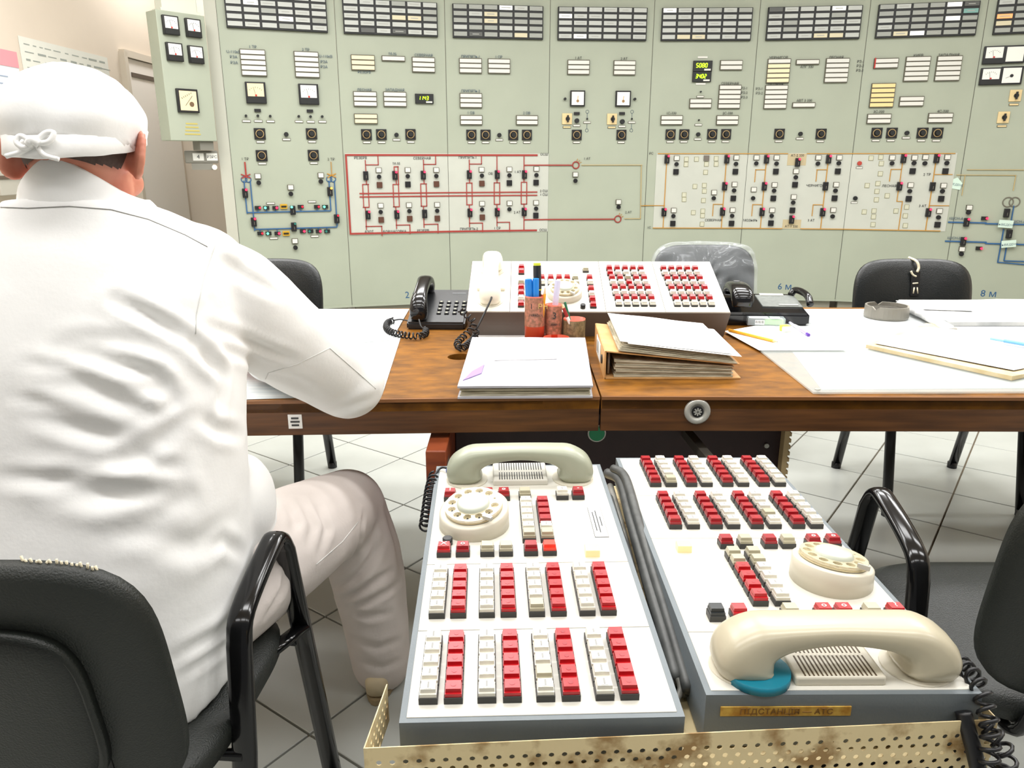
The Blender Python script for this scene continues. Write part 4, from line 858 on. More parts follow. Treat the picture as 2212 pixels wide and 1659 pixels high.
# the second console lies turned the other way
t, mR = console('telephone_console', 'cream telephone console with beige handset at the high end by the tray lip', (0.3597, .6973, .695, .0064, -.0153, .30, .71), 0.066, [0.116, 0.364, 0.525], GRP)
tR = t
COLR = [-0.0990, -0.0710, -0.0347, -0.0072, 0.0300, 0.0583, 0.0955, 0.1243]
for v0, v1 in ((0.5715, 0.668), (0.404, 0.500)):
    for k in range(5):
        for c, u in enumerate(COLR): button(t, u, v0 + (v1 - v0) * k / 4, 'wd'[c % 2 == 0] if random.random() > 0.1 else 'gd'[c % 2 == 0], 1)
for u, k in ((-0.0362, 'd'), (-0.0073, 'g'), (0.0295, 'd'), (0.0568, 'g'), (0.0953, 'd'), (0.1252, 'd')): button(t, u, 0.338, k, 1, 0.999, 'o' if u > 0.09 else None)
cube('lit_key', t, (-0.102, 0.3265, 0.006), (0.021, 0.019, 0.012), CAPL, bev=0.001)
for i in range(6):
    v = 0.2985 - i * 0.0234; button(t, -0.036, v, 'g' if i < 2 else 'r'); button(t, -0.0073, v, 'w' if i > 1 else 'g')
for u, k, s_ in ((-0.1011, 'b', None), (-0.0725, 'r', None), (-0.0076, 'g', None), (0.0343, 'r', 'o'), (0.0596, 'r', 'o'), (0.0954, 'g', None), (0.1255, 'r', '?')): button(t, u, 0.1465, k, 1, 0.999, s_)
dialset(t, 0.083, 0.2415, 0.052, (-0.10, 0.12), flip=math.pi)
HSB = M('handset_beige', (184, 176, 152), 0.28)
for u, m_ in ((-0.097, CREAM2), (0.10, CREAM2)): cyl('cradle_well', t, (u, 0.047, 0.0015), 0.038, 0.004, m_, 'Z', 28)
cyl('teal_pad', t, (-0.086, 0.031, 0.006), 0.036, 0.010, M('teal_pad', (0, 118, 140), 0.5), 'Z', 28)
cube('grille_bridge', t, (0.001, 0.0480, 0.006), (0.10, 0.070, 0.012), CREAM2, bev=0.003)
for k in range(17):
    u = -0.038 + 0.078 * k / 16
    cube('grille_slot', t, (u, 0.0335, 0.0121), (0.0017, 0.036, 0.0008), M('slot_brown', (86, 70, 48), 0.6)); cube('grille_slot', t, (u, 0.0690, 0.0121), (0.0017, 0.024, 0.0008), M('slot_brown', (86, 70, 48), 0.6))
handset('handset', t, (0.004, 0.046, 0.013), 0.272, HSB, h=0.84, wid=1.12, lab='beige handset')
bm = bmesh.new(); addbox(bm, (-0.0625, -0.001, -0.020), (0.142, 0.0015, 0.0115)); bmobj('tape_strip', bm, M('tape_yellow', (214, 178, 84), 0.6, rgb2=(170, 120, 40), scale=60), t)
text('tape_lettering', t, 'ПІДСТАНЦІЯ — АТС', (-0.062, -0.0022, -0.020), 0.010, M('ink_brown', (130, 96, 50), 0.6))
cp = [(0.136, 0.080, 0.004), (0.150, 0.073, 0.004), (0.156, 0.058, 0.000), (0.151, 0.030, 0.006), (0.149, 0.010, 0.006), (0.148, -0.006, -0.004), (0.146, -0.028, -0.03), (0.140, -0.045, -0.08), (0.138, -0.05, -0.14)]
tube('cord_lead', catmull(cp[:3], 6), 0.0024, BLACK, t); coil('coiled_cord', cp[2:], 0.0088, 17, 0.0022, BLACK, t)
coil('coiled_cord', [(0.152, -0.012, -0.03), (0.164, -0.030, -0.05), (0.166, -0.036, -0.08), (0.166, -0.042, -0.14)], 0.0088, 9, 0.0022, BLACK, t)
tube('cord_plug', catmull([(0.128, -0.006, -0.018), (0.130, -0.012, -0.03), (0.135, -0.02, -0.05), (0.138, -0.03, -0.07)], 5), 0.0085, BLACK, t, 10)
# cable bundle lying between the consoles
CAB = M('cable_grey', (84, 86, 84), 0.45, var=0.4, scale=40); CAB2 = M('cable_light', (150, 148, 140), 0.5, var=0.4, scale=40)
t = thing('cable_bundle', 'bundle of thick dusty grey cables squeezed between the two consoles', 'cable', Matrix.Translation((0.2, 0.7, 0.63)))
def wl(px, py, z): return onz(px, py, z) - Vector((0.2, 0.7, 0.63))
for pts, r, m_ in (([(1312, 1022, .668), (1340, 1040, .675), (1362, 1120, .672), (1385, 1200, .668), (1410, 1290, .662), (1440, 1390, .656), (1462, 1470, .650)], 0.0095, CAB),
    ([(1318, 1050, .655), (1345, 1150, .655), (1372, 1260, .650), (1400, 1340, .648), (1430, 1440, .645)], 0.0065, CAB2),
    ([(1330, 1020, .650), (1366, 1090, .655), (1398, 1200, .652), (1425, 1290, .650), (1452, 1400, .646), (1478, 1500, .642)], 0.0055, CAB),
    ([(1325, 1012, .684), (1350, 1030, .690), (1378, 1120, .684), (1408, 1220, .676), (1436, 1310, .668), (1462, 1400, .660), (1488, 1490, .652)], 0.0080, CAB),
    ([(1316, 1075, .668), (1338, 1150, .668), (1362, 1230, .664), (1384, 1300, .660), (1412, 1380, .655), (1446, 1480, .65)], 0.0070, CAB),
    ([(1322, 1110, .676), (1352, 1180, .674), (1372, 1250, .66), (1398, 1330, .66), (1424, 1420, .652)], 0.0050, M('cable_dark', (44, 45, 46), 0.5)),
    ([(1440, 1450, .648), (1462, 1462, .652), (1470, 1490, .645), (1458, 1520, .64)], 0.004, CAB2)):
    tube('cable', catmull([wl(*p) for p in pts], 6), r, m_, t, 10)
# ------------------------------------------------------------------ switchboard on the desk
sc = 0.76 / 0.74
t, mS = console('desk_switchboard', 'long cream sloping switchboard with red and white keys on the desk joint', (0.2471, 2.1637, 0.826, -0.0162, 0.3536, 0.76, 0.3105), 0.075, [0.3045], None)
for o in [c for c in t.children if c.name.startswith(('cover_plate', 'console_body'))]: bpy.data.objects.remove(o)
W, L = 0.76, 0.3105
bm = bmesh.new(); h = W / 2; hb = h - 0.008; tt = math.tan(0.3536)
vs_ = [bm.verts.new(c) for c in ((-hb, 0.004, -0.075), (hb, 0.004, -0.075), (hb, L - 0.06, -0.075 - (L - 0.064) * tt), (-hb, L - 0.06, -0.075 - (L - 0.064) * tt), (-h, 0, 0), (h, 0, 0), (h, L, 0), (-h, L, 0))]
# underside level with the desk: push the lower corners down to the desk top
inv = mS.inverted()
for v in vs_[:4]:
    w = mS @ v.co; w.z = DZ + 0.0005; v.co = inv @ w
for f in ((0, 3, 2, 1), (4, 5, 6, 7), (0, 1, 5, 4), (1, 2, 6, 5), (2, 3, 7, 6), (3, 0, 4, 7)): bm.faces.new([vs_[k] for k in f])
bmobj('switchboard_body', bm, M('switchboard_grey', (104, 94, 86), 0.5, bump=0.05, bscale=300), t)
us = [-h + 0.001, -0.2535, 0.0235, 0.194, h - 0.001]
for a, b in zip(us, us[1:]): cube('cover_plate', t, ((a + b) / 2, L / 2, 0.001), (b - a - 0.0012, L - 0.002, 0.006), CREAM, bev=0.001)
Z3 = 0.004
def kb(u, v, kind):
    b = cube('button', t, (u * sc, v * sc, 0.0065), (0.0188, 0.0188, 0.006), BTNB, bev=0.0006)
    c = link(bpy.data.objects.new('button_cap', capmesh(kind)), b); c.location = (0, 0, 0.0028); c.scale = (0.92, 0.92, 1.0)
for r in range(4):
    for c in range(5):
        for k in (0, 1):
            u = 0.0520 + 0.0239 * c + 0.0030 * r; v = 0.245 - 0.0590 * r - (0.031 if k else 0)
            kd = 'r' if (k == 0) else 'w'
            if (r, c) == (0, 0): kd = 'r'
            if (r, c) == (1, 2): kd = 'g' if k == 0 else 'r'
            kb(u, max(v, 0.013), kd)
            u = 0.2165 + 0.0240 * c + 0.0032 * r; kb(u, max(v, 0.013), 'r' if k == 0 else 'w')
for v, k in zip((0.250, 0.222, 0.158, 0.126, 0.094, 0.062, 0.030), 'rrgrrwr'): kb(-0.2155, v, k)
for v, k in zip((0.184, 0.155, 0.118, 0.0876, 0.058, 0.026), 'rwrwrr'): kb(-0.012, v, k)
kb(-0.0201, 0.236, 'g')
for u in (-0.1544, -0.1279, -0.1029, -0.0786): kb(u, 0.184, 'r'); kb(u, 0.155, 'w')
kb(-0.0546, 0.184, 'g'); kb(-0.0530, 0.152, 'g')
cube('label_strip', t, (-0.115, 0.245, 0.0045), (0.13, 0.016, 0.001), WHITEP); cube('label_strip', t, (-0.115, 0.228, 0.0045), (0.14, 0.010, 0.001), M('strip_peach', (252, 226, 206), 0.5))
dialset(t, -0.0925, 0.095, 0.050, (0.05, 0.0), 0.026)
cyl('knob', t, (-0.0424, 0.021, 0.010), 0.0075, 0.013, BLACK, 'Z', 16, bev=0.001)
HSC = M('handset_cream', (246, 240, 222), 0.3)
for v in (0.063, 0.250): cyl('cradle_well', t, (-0.312, v, 0.0045), 0.039, 0.004, CREAM2, 'Z', 28)
cube('grille_bridge', t, (-0.312, 0.155, 0.008), (0.085, 0.075, 0.012), M('bridge_cream', (232, 226, 208), 0.4), bev=0.004)
handset('handset', t, (-0.312, 0.158, 0.018), 0.262, HSC, 'v', lab='cream handset')
# its cord: out of the handset, down the front, coiled up on the desk
cw = [mS @ Vector((-0.308, 0.042, 0.032)), mS @ Vector((-0.309, 0.018, 0.030)), ony(1035, 700, 2.13), ony(1028, 712, 2.12)]
iw = lambda p: inv @ p
tube('cord_lead', catmull([iw(p) for p in cw], 6), 0.003, BLACK, t)
coil('coiled_cord', [iw(p) for p in (ony(1028, 712, 2.12), onz(1026, 728, 0.762), onz(1010, 744, 0.762), onz(996, 752, 0.762), onz(988, 742, 0.766), ony(1000, 728, 2.08), ony(1016, 714, 2.10), ony(1024, 698, 2.12), ony(1012, 684, 2.13), ony(992, 668, 2.15))], 0.0085, 24, 0.0023, BLACK, t)
# ------------------------------------------------------------------ black desk telephone
PHB = M('phone_black', (28, 29, 31), 0.32, bump=0.04, bscale=400); PHG = M('phone_gloss', (20, 20, 22), 0.14)
def wedge(name, w, d, z0, z1, mat, parent, bev=0.005):
    bm = bmesh.new()
    v = [bm.verts.new(c) for c in ((-w / 2, 0, 0), (w / 2, 0, 0), (w / 2, d, 0), (-w / 2, d, 0), (-w / 2, 0, z0), (w / 2, 0, z0), (w / 2, d, z1), (-w / 2, d, z1))]
    for f in ((0, 3, 2, 1), (4, 5, 6, 7), (0, 1, 5, 4), (1, 2, 6, 5), (2, 3, 7, 6), (3, 0, 4, 7)): bm.faces.new([v[k] for k in f])
    bmesh.ops.bevel(bm, geom=bm.edges[:], offset=bev, segments=2, affect='EDGES'); return bmobj(name, bm, mat, parent, False)
def phone(label, x, y, rz, w, d, z1, keys, cordpts, hs=0.215, hx=None):
    m = place(x, y, DZ, rz); t = thing('desk_telephone', label, 'telephone', m); iv = m.inverted()
    wedge('phone_base', w, d, 0.022, z1, PHB, t); sl = (z1 - 0.022) / d; ang_ = math.atan(sl)
    hx = -w / 2 + 0.036 if hx is None else hx
    P0 = [(-0.094, 0.0), (-0.094, 0.014), (-0.088, 0.032), (-0.070, 0.046), (-0.040, 0.053), (0, 0.055)]
    S0 = [(0.020, 0.024), (0.025, 0.027), (0.024, 0.027), (0.018, 0.025), (0.014, 0.022), (0.013, 0.021)]
    pts = P0 + [(-a, b) for a, b in P0[-2::-1]]; secs = S0 + S0[-2::-1]; s = hs / 0.215
    path = catmull([Vector((0, a * s, b * s)) for a, b in pts], 4); cs = catmull([Vector((a * s, b * s, 0)) for a, b in secs], 4)
    bm = bmesh.new(); addloft(bm, path, [(q.x, q.y) for q in cs], 18, (0, 1, 0), 2.8)
    o = bmobj('handset', bm, PHG, t, True); o.location = (hx, d / 2, 0.026 + sl * d / 2); o.rotation_euler = (ang_, 0, 0)
    if keys:
        for r in range(4):
            for c in range(4):
                kx = -w / 2 + 0.092 + c * 0.0245; ky = 0.058 + r * 0.024
                if kx < w / 2 - 0.012: 
                    kk = cube('key', t, (kx, ky, 0.0235 + sl * ky), (0.014, 0.010, 0.005), M('key_black', (40, 41, 42), 0.4), (ang_, 0, 0), bev=0.0015)
                    cube('key_mark', t, (kx, ky, 0.0262 + sl * ky), (0.006, 0.005, 0.0006), M('key_mark', (214, 210, 170), 0.5), (ang_, 0, 0))
        cube('brand_line', t, (w / 2 - 0.035, d - 0.03, 0.0226 + sl * (d - 0.03)), (0.045, 0.002, 0.0008), M('silver', (170, 172, 176), 0.3, 0.5), (ang_, 0, 0))
    if cordpts:
        P_ = [iv @ q for q in cordpts]; tube('cord_lead', catmull(P_[:3], 6), 0.0022, BLACK, t); coil('coiled_cord', P_[2:], 0.0085, 26, 0.0024, BLACK, t)
    return t, m, sl, ang_
q = onz(880, 713, DZ); w_ = 0.178
tp, mp, sl, an = phone('black push-button telephone with its handset on the cradle beside the switchboard', -0.233, 2.285, math.radians(-2), w_, 0.225, 0.088, True, [onz(905, 690, 0.79), onz(910, 706, 0.772), onz(920, 712, 0.764), onz(918, 722, 0.762), onz(900, 726, 0.762), onz(870, 723, 0.762), onz(845, 717, 0.762), onz(835, 708, 0.762), onz(838, 697, 0.762), onz(850, 692, 0.762)])
tube('cord_lead', catmull([mp.inverted() @ p for p in (onz(850, 692, 0.762), onz(865, 690, 0.765), onz(882, 693, 0.765))], 6), 0.0022, BLACK, tp)
# second black telephone at the switchboard's other end
m = place(0.79, 2.34, DZ, math.radians(-4)); t = thing('desk_telephone', 'glossy black telephone behind the clear box, with a grey card panel', 'telephone', m)
wedge('phone_base', 0.27, 0.20, 0.040, 0.070, PHG, t, 0.008)
sl = 0.03 / 0.2; an = math.atan(sl)
cube('card_panel', t, (0.065, 0.115, 0.041 + sl * 0.115), (0.125, 0.115, 0.006), M('card_grey', (126, 130, 126), 0.4, var=0.2, scale=60), (an, 0, 0), bev=0.002)
cube('card_strip', t, (0.055, 0.168, 0.0455 + sl * 0.168), (0.075, 0.018, 0.003), STRIPW, (an, 0, 0)); cube('card_strip', t, (0.085, 0.068, 0.0455 + sl * 0.068), (0.06, 0.008, 0.002), M('strip_grey', (180, 182, 178), 0.4), (an, 0, 0))
bm = bmesh.new(); addloft(bm, catmull([Vector((0, -0.085, 0.03)), Vector((0, -0.08, 0.055)), Vector((0, -0.05, 0.072)), Vector((0, 0, 0.078)), Vector((0, 0.05, 0.072)), Vector((0, 0.085, 0.05))], 5), [(q.x, q.y) for q in catmull([Vector((0.018, 0.030, 0)), Vector((0.022, 0.034, 0)), Vector((0.018, 0.033, 0)), Vector((0.016, 0.032, 0)), Vector((0.016, 0.031, 0)), Vector((0.014, 0.029, 0))], 5)], 18, (0, 1, 0), 3.2)
o = bmobj('handset', bm, PHG, t, True); o.location = (-0.075, 0.085, 0.030)
cyl('ring_emblem', t, (-0.075, 0.105, 0.124), 0.010, 0.002, M('emblem', (120, 120, 124), 0.3, 0.5), 'Z', 16)
tube('side_handle', catmull([(0.118, 0.17, 0.07), (0.132, 0.175, 0.085), (0.146, 0.14, 0.085), (0.150, 0.09, 0.078), (0.148, 0.055, 0.06)], 6), 0.011, PHG, t, 10)
# ------------------------------------------------------------------ pen holder and pens
RDP = M('holder_red', (206, 84, 56), 0.4); BNK = M('holder_bronze', (196, 128, 104), 0.45, rgb2=(140, 100, 76), scale=120); GRB = M('holder_olive', (150, 132, 96), 0.45, rgb2=(104, 92, 66), scale=120)
hx, hy = 0.075, 2.105
t = thing('pen_holder', 'red plastic pen holder of joined round tubes printed like banknotes', 'pen holder', Matrix.Translation((hx, hy, DZ)))
def cup(x, y, r, h, mat, red):
    bm = bmesh.new(); lathe(bm, [(0, 0), (r, 0), (r, h), (r - 0.0025, h), (r - 0.0025, 0.004), (0, 0.004)], 28, Matrix.Translation((x, y, 0))); c = bmobj('tube', bm, RDP, t, True)
    bm = bmesh.new(); lathe(bm, [(r + 0.0004, red), (r + 0.0004, h - 0.003)], 28, Matrix.Translation((x, y, 0))); bmobj('banknote_wrap', bm, mat, c, True)
    return c
cup(-0.012, -0.012, 0.0275, 0.139, BNK, 0.055); c2 = cup(0.041, 0.004, 0.024, 0.112, BNK, 0.03); cup(0.100, 0.002, 0.031, 0.072, GRB, 0.0); cup(0.047, -0.050, 0.036, 0.03, RDP, 0.0)
cube('base_plate', t, (0.04, -0.015, 0.0015), (0.16, 0.085, 0.003), RDP, bev=0.001)
text('lettering', t, '3', (0.043, -0.0215, 0.083), 0.026, INKD); text('lettering', t, 'ГРН', (0.004, -0.0375, 0.112), 0.020, M('ink_gold', (214, 186, 110), 0.4)); text('lettering', t, '1', (-0.022, -0.0390, 0.112), 0.020, INKD)
text('lettering', t, 'УКРАЇНА', (-0.010, -0.0405, 0.088), 0.0085, INKD); text('lettering', t, 'ГРИВНІ', (0.043, -0.0215, 0.058), 0.008, INKD)
def pen(name, label, cat, base, tip, r, parts, group=None):
    base, tip = Vector(base), Vector(tip); d = (tip - base); Ln = d.length; m = basis(base, *(lambda n: (n.orthogonal().normalized(), n.cross(n.orthogonal().normalized()), n))(d.normalized()))
    t = thing(name, label, cat, m, group)
    for nm, a, b, k, mat in parts:
        bm = bmesh.new(); k0, k1 = k if isinstance(k, tuple) else (k, k); lathe(bm, [(0, a * Ln), (r * k0, a * Ln), (r * k1, b * Ln), (0, b * Ln)], 12)
        o = bmobj(nm, bm, mat, t); 
        for p in o.data.polygons: p.use_smooth = len(p.vertices) == 4 and k0 == k1 and False
    return t
H0 = Vector((hx, hy, DZ))
BLU = M('marker_blue', (24, 128, 214), 0.35); NAV = M('marker_navy', (24, 30, 36), 0.4); YG = M('marker_lime', (206, 214, 60), 0.4); PY = M('pencil_yellow', (236, 164, 30), 0.4); PW = M('pencil_wood', (226, 186, 140), 0.6)
G = 'pens in the red holder'
pen('marker', 'bright blue flat-capped marker standing in the tallest tube', 'marker', H0 + Vector((-0.020, -0.016, 0.005)), H0 + Vector((-0.030, -0.018, 0.185)), 0.0085, [('barrel', 0, 0.7, 1, BLU), ('cap', 0.7, 1, 1.15, BLU), ('clip', 0.72, 0.98, 1.3, BLU)], G)
pen('marker', 'bright blue marker with a notched cap leaning on another blue marker', 'marker', H0 + Vector((-0.009, -0.020, 0.005)), H0 + Vector((-0.010, -0.021, 0.187)), 0.0080, [('barrel', 0, 0.7, 1, BLU), ('cap', 0.7, 1, 1.15, BLU)], G)
pen('marker', 'thick black marker with a lime top standing in the tallest tube', 'marker', H0 + Vector((0.000, 0.000, 0.005)), H0 + Vector((-0.006, 0.012, 0.225)), 0.0115, [('barrel', 0, 0.66, 0.9, NAV), ('cap_band', 0.66, 0.675, 1.02, YG), ('cap', 0.675, 0.97, 1.0, NAV), ('end_button', 0.97, 1.0, 0.9, YG)], G)
pen('pencil', 'yellow pencil standing in the tallest tube with its point up', 'pencil', H0 + Vector((0.004, -0.018, 0.005)), H0 + Vector((0.016, -0.026, 0.165)), 0.0042, [('shaft', 0, 0.88, 1, PY), ('point', 0.88, 1, (1, 0.1), PW)], G)
pen('highlighter', 'clear lilac highlighter with a yellow grip in the middle tube', 'highlighter', H0 + Vector((0.036, 0.004, 0.005)), H0 + Vector((0.052, 0.006, 0.178)), 0.0085, [('barrel', 0, 0.60, 0.9, M('hl_yellow', (238, 206, 40), 0.4)), ('cap', 0.60, 1, 1.0, M('hl_lilac', (214, 214, 238), 0.2))], G)
pen('pencil', 'green pencil leaning out of the low olive tube', 'pencil', H0 + Vector((0.106, -0.006, 0.005)), H0 + Vector((0.072, 0.000, 0.118)), 0.0036, [('shaft', 0, 1, 1, M('pencil_green', (40, 116, 84), 0.4))], G)
pen('pencil', 'white pencil with a dark red point leaning out of the low olive tube', 'pencil', H0 + Vector((0.104, -0.020, 0.02)), H0 + Vector((0.062, -0.022, 0.118)), 0.0048, [('shaft', 0, 0.62, 1, WHITEP), ('grip', 0.62, 0.88, 1, M('pencil_red', (160, 40, 36), 0.4)), ('point', 0.88, 1, (1, 0.15), PW)], G)
# ------------------------------------------------------------------ folder and ring binder
FOL = M('folder_grey', (180, 180, 188), 0.55, rgb2=(166, 166, 172), scale=7); PGS = M('page_edges', (206, 200, 178), 0.7, rgb2=(150, 142, 118), scale=90, stretch=(0.2, 0.2, 4))
a0, a1, a2, a3 = onz(988, 838, 0.775), onz(1281, 836, 0.775), onz(1264, 728, 0.790), onz(1020, 727, 0.790)
t = thing('paper_folder', 'worn pale grey cardboard folder full of papers with a violet smear', 'folder', Matrix.Translation((a0.x, a0.y, DZ)))
def quadslab(name, pts, z0, z1, mat, parent, org, bev=0.0, wav=0.0, n=8):
    """four-cornered slab; bottom at z0 and top at z1 (numbers or one for each corner)"""
    z0 = [z0] * 4 if not isinstance(z0, (list, tuple)) else z0; z1 = [z1] * 4 if not isinstance(z1, (list, tuple)) else z1
    bm = bmesh.new(); g = {}
    for lay, zz in ((0, z0), (1, z1)):
        for i in range(n + 1):
            for j in range(n + 1):
                u, v = i / n, j / n; wts = ((1 - u) * (1 - v), u * (1 - v), u * v, (1 - u) * v)
                x = sum(w * p[0] for w, p in zip(wts, pts)); y = sum(w * p[1] for w, p in zip(wts, pts)); z = sum(w * q_ for w, q_ in zip(wts, zz))
                if wav and lay: z += wav * noise.noise(Vector((x * 9, y * 9, 3.1)))
                g[lay, i, j] = bm.verts.new((x - org[0], y - org[1], z - org[2]))
    for i in range(n):
        for j in range(n):
            bm.faces.new((g[1, i, j], g[1, i + 1, j], g[1, i + 1, j + 1], g[1, i, j + 1])); bm.faces.new((g[0, i, j], g[0, i, j + 1], g[0, i + 1, j + 1], g[0, i + 1, j]))
    for k in range(n):
        bm.faces.new((g[0, k, 0], g[0, k + 1, 0], g[1, k + 1, 0], g[1, k, 0])); bm.faces.new((g[0, k + 1, n], g[0, k, n], g[1, k, n], g[1, k + 1, n]))
        bm.faces.new((g[0, 0, k + 1], g[0, 0, k], g[1, 0, k], g[1, 0, k + 1])); bm.faces.new((g[0, n, k], g[0, n, k + 1], g[1, n, k + 1], g[1, n, k]))
    return bmobj(name, bm, mat, parent)
og = (a0.x, a0.y, DZ); fp = [(p.x, p.y) for p in (a0, a1, a2, a3)]
ins = lambda pts, k: [(x + (sum(p[0] for p in pts) / 4 - x) * k, y + (sum(p[1] for p in pts) / 4 - y) * k) for x, y in pts]
quadslab('bottom_cover', fp, DZ, DZ + 0.004, FOL, t, og)
for k in range(5): quadslab('page_block', ins(fp, 0.03 + 0.012 * (k % 3)), DZ + 0.004 + 0.0042 * k, DZ + 0.0078 + 0.0042 * k, PGS, t, og, 0, 0.0008)
quadslab('top_cover', fp, [DZ + 0.024] * 2 + [DZ + 0.034] * 2, [DZ + 0.028] * 2 + [DZ + 0.038] * 2, FOL, t, og, 0, 0.003, 14)
b0_, b1_ = onz(1070, 775, 0.783), onz(1205, 757, 0.788)
def onfold(pxs, dz):
    P_ = [onz(x, y, 0.784) for x, y in pxs]; zz = [DZ + 0.028 + 0.010 * (p.y - a0.y) / (a3.y - a0.y) + dz for p in P_]
    return [(p.x, p.y) for p in P_], zz
pp, zz = onfold(((1068, 778), (1203, 775), (1200, 757), (1072, 758)), 0.002); quadslab('title_label', pp, [z - 0.002 for z in zz], zz, WHITEP, t, og, 0, 0.0)
pp, zz = onfold(((1000, 818), (1040, 804), (1046, 787), (1020, 800)), 0.002); quadslab('violet_smear', pp, [z - 0.002 for z in zz], zz, M('violet', (150, 126, 180), 0.6), t, og)
quadslab('paper_sheet', [(onz(x, y, DZ).x, onz(x, y, DZ).y) for x, y in ((1020, 735), (1180, 735), (1140, 718), (1040, 722))], DZ + 0.001, DZ + 0.003, WHITEP, None, (0, 0, 0)).name = 'paper_sheet'
tag(bpy.data.objects['paper_sheet'], 'white sheet of paper peeping out behind the grey folder', 'paper')
# tan ring binder with its cover folded open over a fat wad of papers
TANB = M('binder_tan', (222, 176, 116), 0.55, rgb2=(196, 146, 88), scale=14)
B0 = onz(1306, 819, DZ); B1 = onz(1600, 819, DZ); B3 = onz(1277, 722, DZ); B2_ = onz(1510, 745, DZ)
ux = (B1 - B0).normalized(); uy = Vector((-ux.y, ux.x, 0)); LB = 0.315; WB = (B1 - B0).length
lean = (B3 - B0); lean = lean.normalized()
t = thing('ring_binder', 'tan lever-arch ring binder lying open-edged, stuffed with papers', 'binder', basis(B0, ux, uy, Vector((0, 0, 1))))
sk = lean.dot(ux) / max(lean.dot(uy), 0.1)
def bslab(name, x0, x1, y0, y1, zs0, zs1, mat, wav=0.0, n=8):
    """slab in binder space; zs = heights at spine side and at free side"""
    pts = [(x0 + sk * y0, y0), (x1 + sk * y0, y0), (x1 + sk * y1, y1), (x0 + sk * y1, y1)]
    return quadslab(name, pts, [zs0[0], zs0[1], zs0[1], zs0[0]], [zs1[0], zs1[1], zs1[1], zs1[0]], mat, t, (0, 0, 0), 0, wav, n)
bslab('bottom_cover', 0, WB, 0, LB, (0.0005, 0.0005), (0.0035, 0.0035), TANB)
bslab('spine', -0.002, 0.002, 0, LB, (0.0, 0.0), (0.068, 0.068), TANB)
for k in range(7): bslab('page_block', 0.022 + 0.002 * (k % 3), WB - 0.018 - 0.004 * (k % 2), 0.004 + 0.002 * (k % 2), LB - 0.01, (0.004 + 0.0062 * k, 0.004 + 0.0040 * k), (0.0088 + 0.0062 * k, 0.0072 + 0.0040 * k), PGS, 0.0016)
bslab('top_cover', 0.0, WB - 0.005, 0, LB, (0.066, 0.034), (0.069, 0.037), TANB)
for k in range(5): bslab('page_block', 0.030 + 0.004 * k, WB - 0.012 - 0.006 * k, -0.002 + 0.003 * k, LB - 0.004, (0.0695 + 0.004 * k, 0.0375 + 0.0035 * k), (0.0728 + 0.004 * k, 0.0402 + 0.0035 * k), PGS, 0.0012)
bslab('loose_sheet', 0.034, WB - 0.022, 0.004, LB + 0.035, (0.0905, 0.060), (0.0915, 0.061), WHITEP, 0.002, 12); bslab('loose_sheet', 0.052, WB - 0.003, -0.004, LB - 0.02, (0.0868, 0.0555), (0.0876, 0.0563), WHITEP, 0.001)
bm = bmesh.new(); addbox(bm, (-0.0028 + sk * 0.17, 0.17, 0.034), (0.0008, 0.12, 0.046)); bmesh.ops.transform(bm, matrix=Matrix(((1, sk, 0, -sk * 0.17), (0, 1, 0, 0), (0, 0, 1, 0), (0, 0, 0, 1))), verts=bm.verts); bmobj('spine_label', bm, WHITEP, t)
for k in range(4): cube('label_print', t, (-0.0036 + sk * 0.17, 0.13 + 0.022 * k, 0.036), (0.0006, 0.003, 0.030), INKD)
cyl('finger_ring', t, (-0.003 + sk * 0.06, 0.06, 0.034), 0.011, 0.003, BLACK, 'X', 20)
cyl('lever_ring', t, (0.012, 0.03, 0.032), 0.003, 0.052, STEEL, 'Z', 10)
# ------------------------------------------------------------------ papers, glass sheets and small things on the desks
GLS = M('acrylic', (232, 240, 236), 0.08, alpha=0.28)
PRN = M('printed_paper', (206, 208, 206), 0.6, rgb2=(184, 190, 192), scale=24, stretch=(0.25, 6, 1), thr=(0.42, 0.62))
def sheet(name, label, px, zb, th, mat, cat='paper', group=None, wav=0.0):
    pts = [onz(x, y, zb) for x, y in px]; c = sum(pts, Vector()) / 4
    o = quadslab(name, [(p.x, p.y) for p in pts], zb, zb + th, mat, None, (c.x, c.y, zb), 0, wav, 10); o.location = (c.x, c.y, zb)
    return tag(o, label, cat, group)
sheet('chart_sheet', 'large printed table sheet lying under the clear cover on the lock desk', ((1775, 842), (2330, 838), (2230, 668), (1640, 668)), DZ + 0.0008, 0.001, PRN)
o = sheet('acrylic_cover', 'clear acrylic cover with a polished edge over the printed table sheet', ((1757, 851), (2380, 849), (2260, 758), (1640, 758)), DZ + 0.0022, 0.004, GLS, 'cover')
q = onz(1766, 842, DZ + 0.006); tag(cyl('cover_screw', None, (q.x, q.y, DZ + 0.0072), 0.006, 0.003, STEEL, 'Z', 14), 'small round steel screw holding the corner of the acrylic cover', 'screw')
sheet('paper_sheet', 'blank white sheet under the orange pencil and the clear box', ((1640, 757), (1830, 757), (1700, 692), (1565, 716)), DZ + 0.0065, 0.001, WHITEP)
o = sheet('paper_stack', 'thick yellowed stack of lined forms lying on the acrylic cover', ((1870, 752), (2185, 822), (2420, 770), (2000, 705)), DZ + 0.0066, 0.010, M('paper_yellowed', (214, 200, 166), 0.7, rgb2=(200, 178, 134), scale=16), 'paper', None, 0.002)
sheet('form_sheet', 'ruled white form with blue handwriting on top of the yellowed stack', ((1890, 742), (2190, 800), (2440, 752), (2000, 706)), DZ + 0.0192, 0.001, M('form_ruled', (216, 216, 212), 0.6, rgb2=(194, 198, 210), scale=30, stretch=(0.5, 8, 1), thr=(0.4, 0.6)), 'paper', None, 0.001)
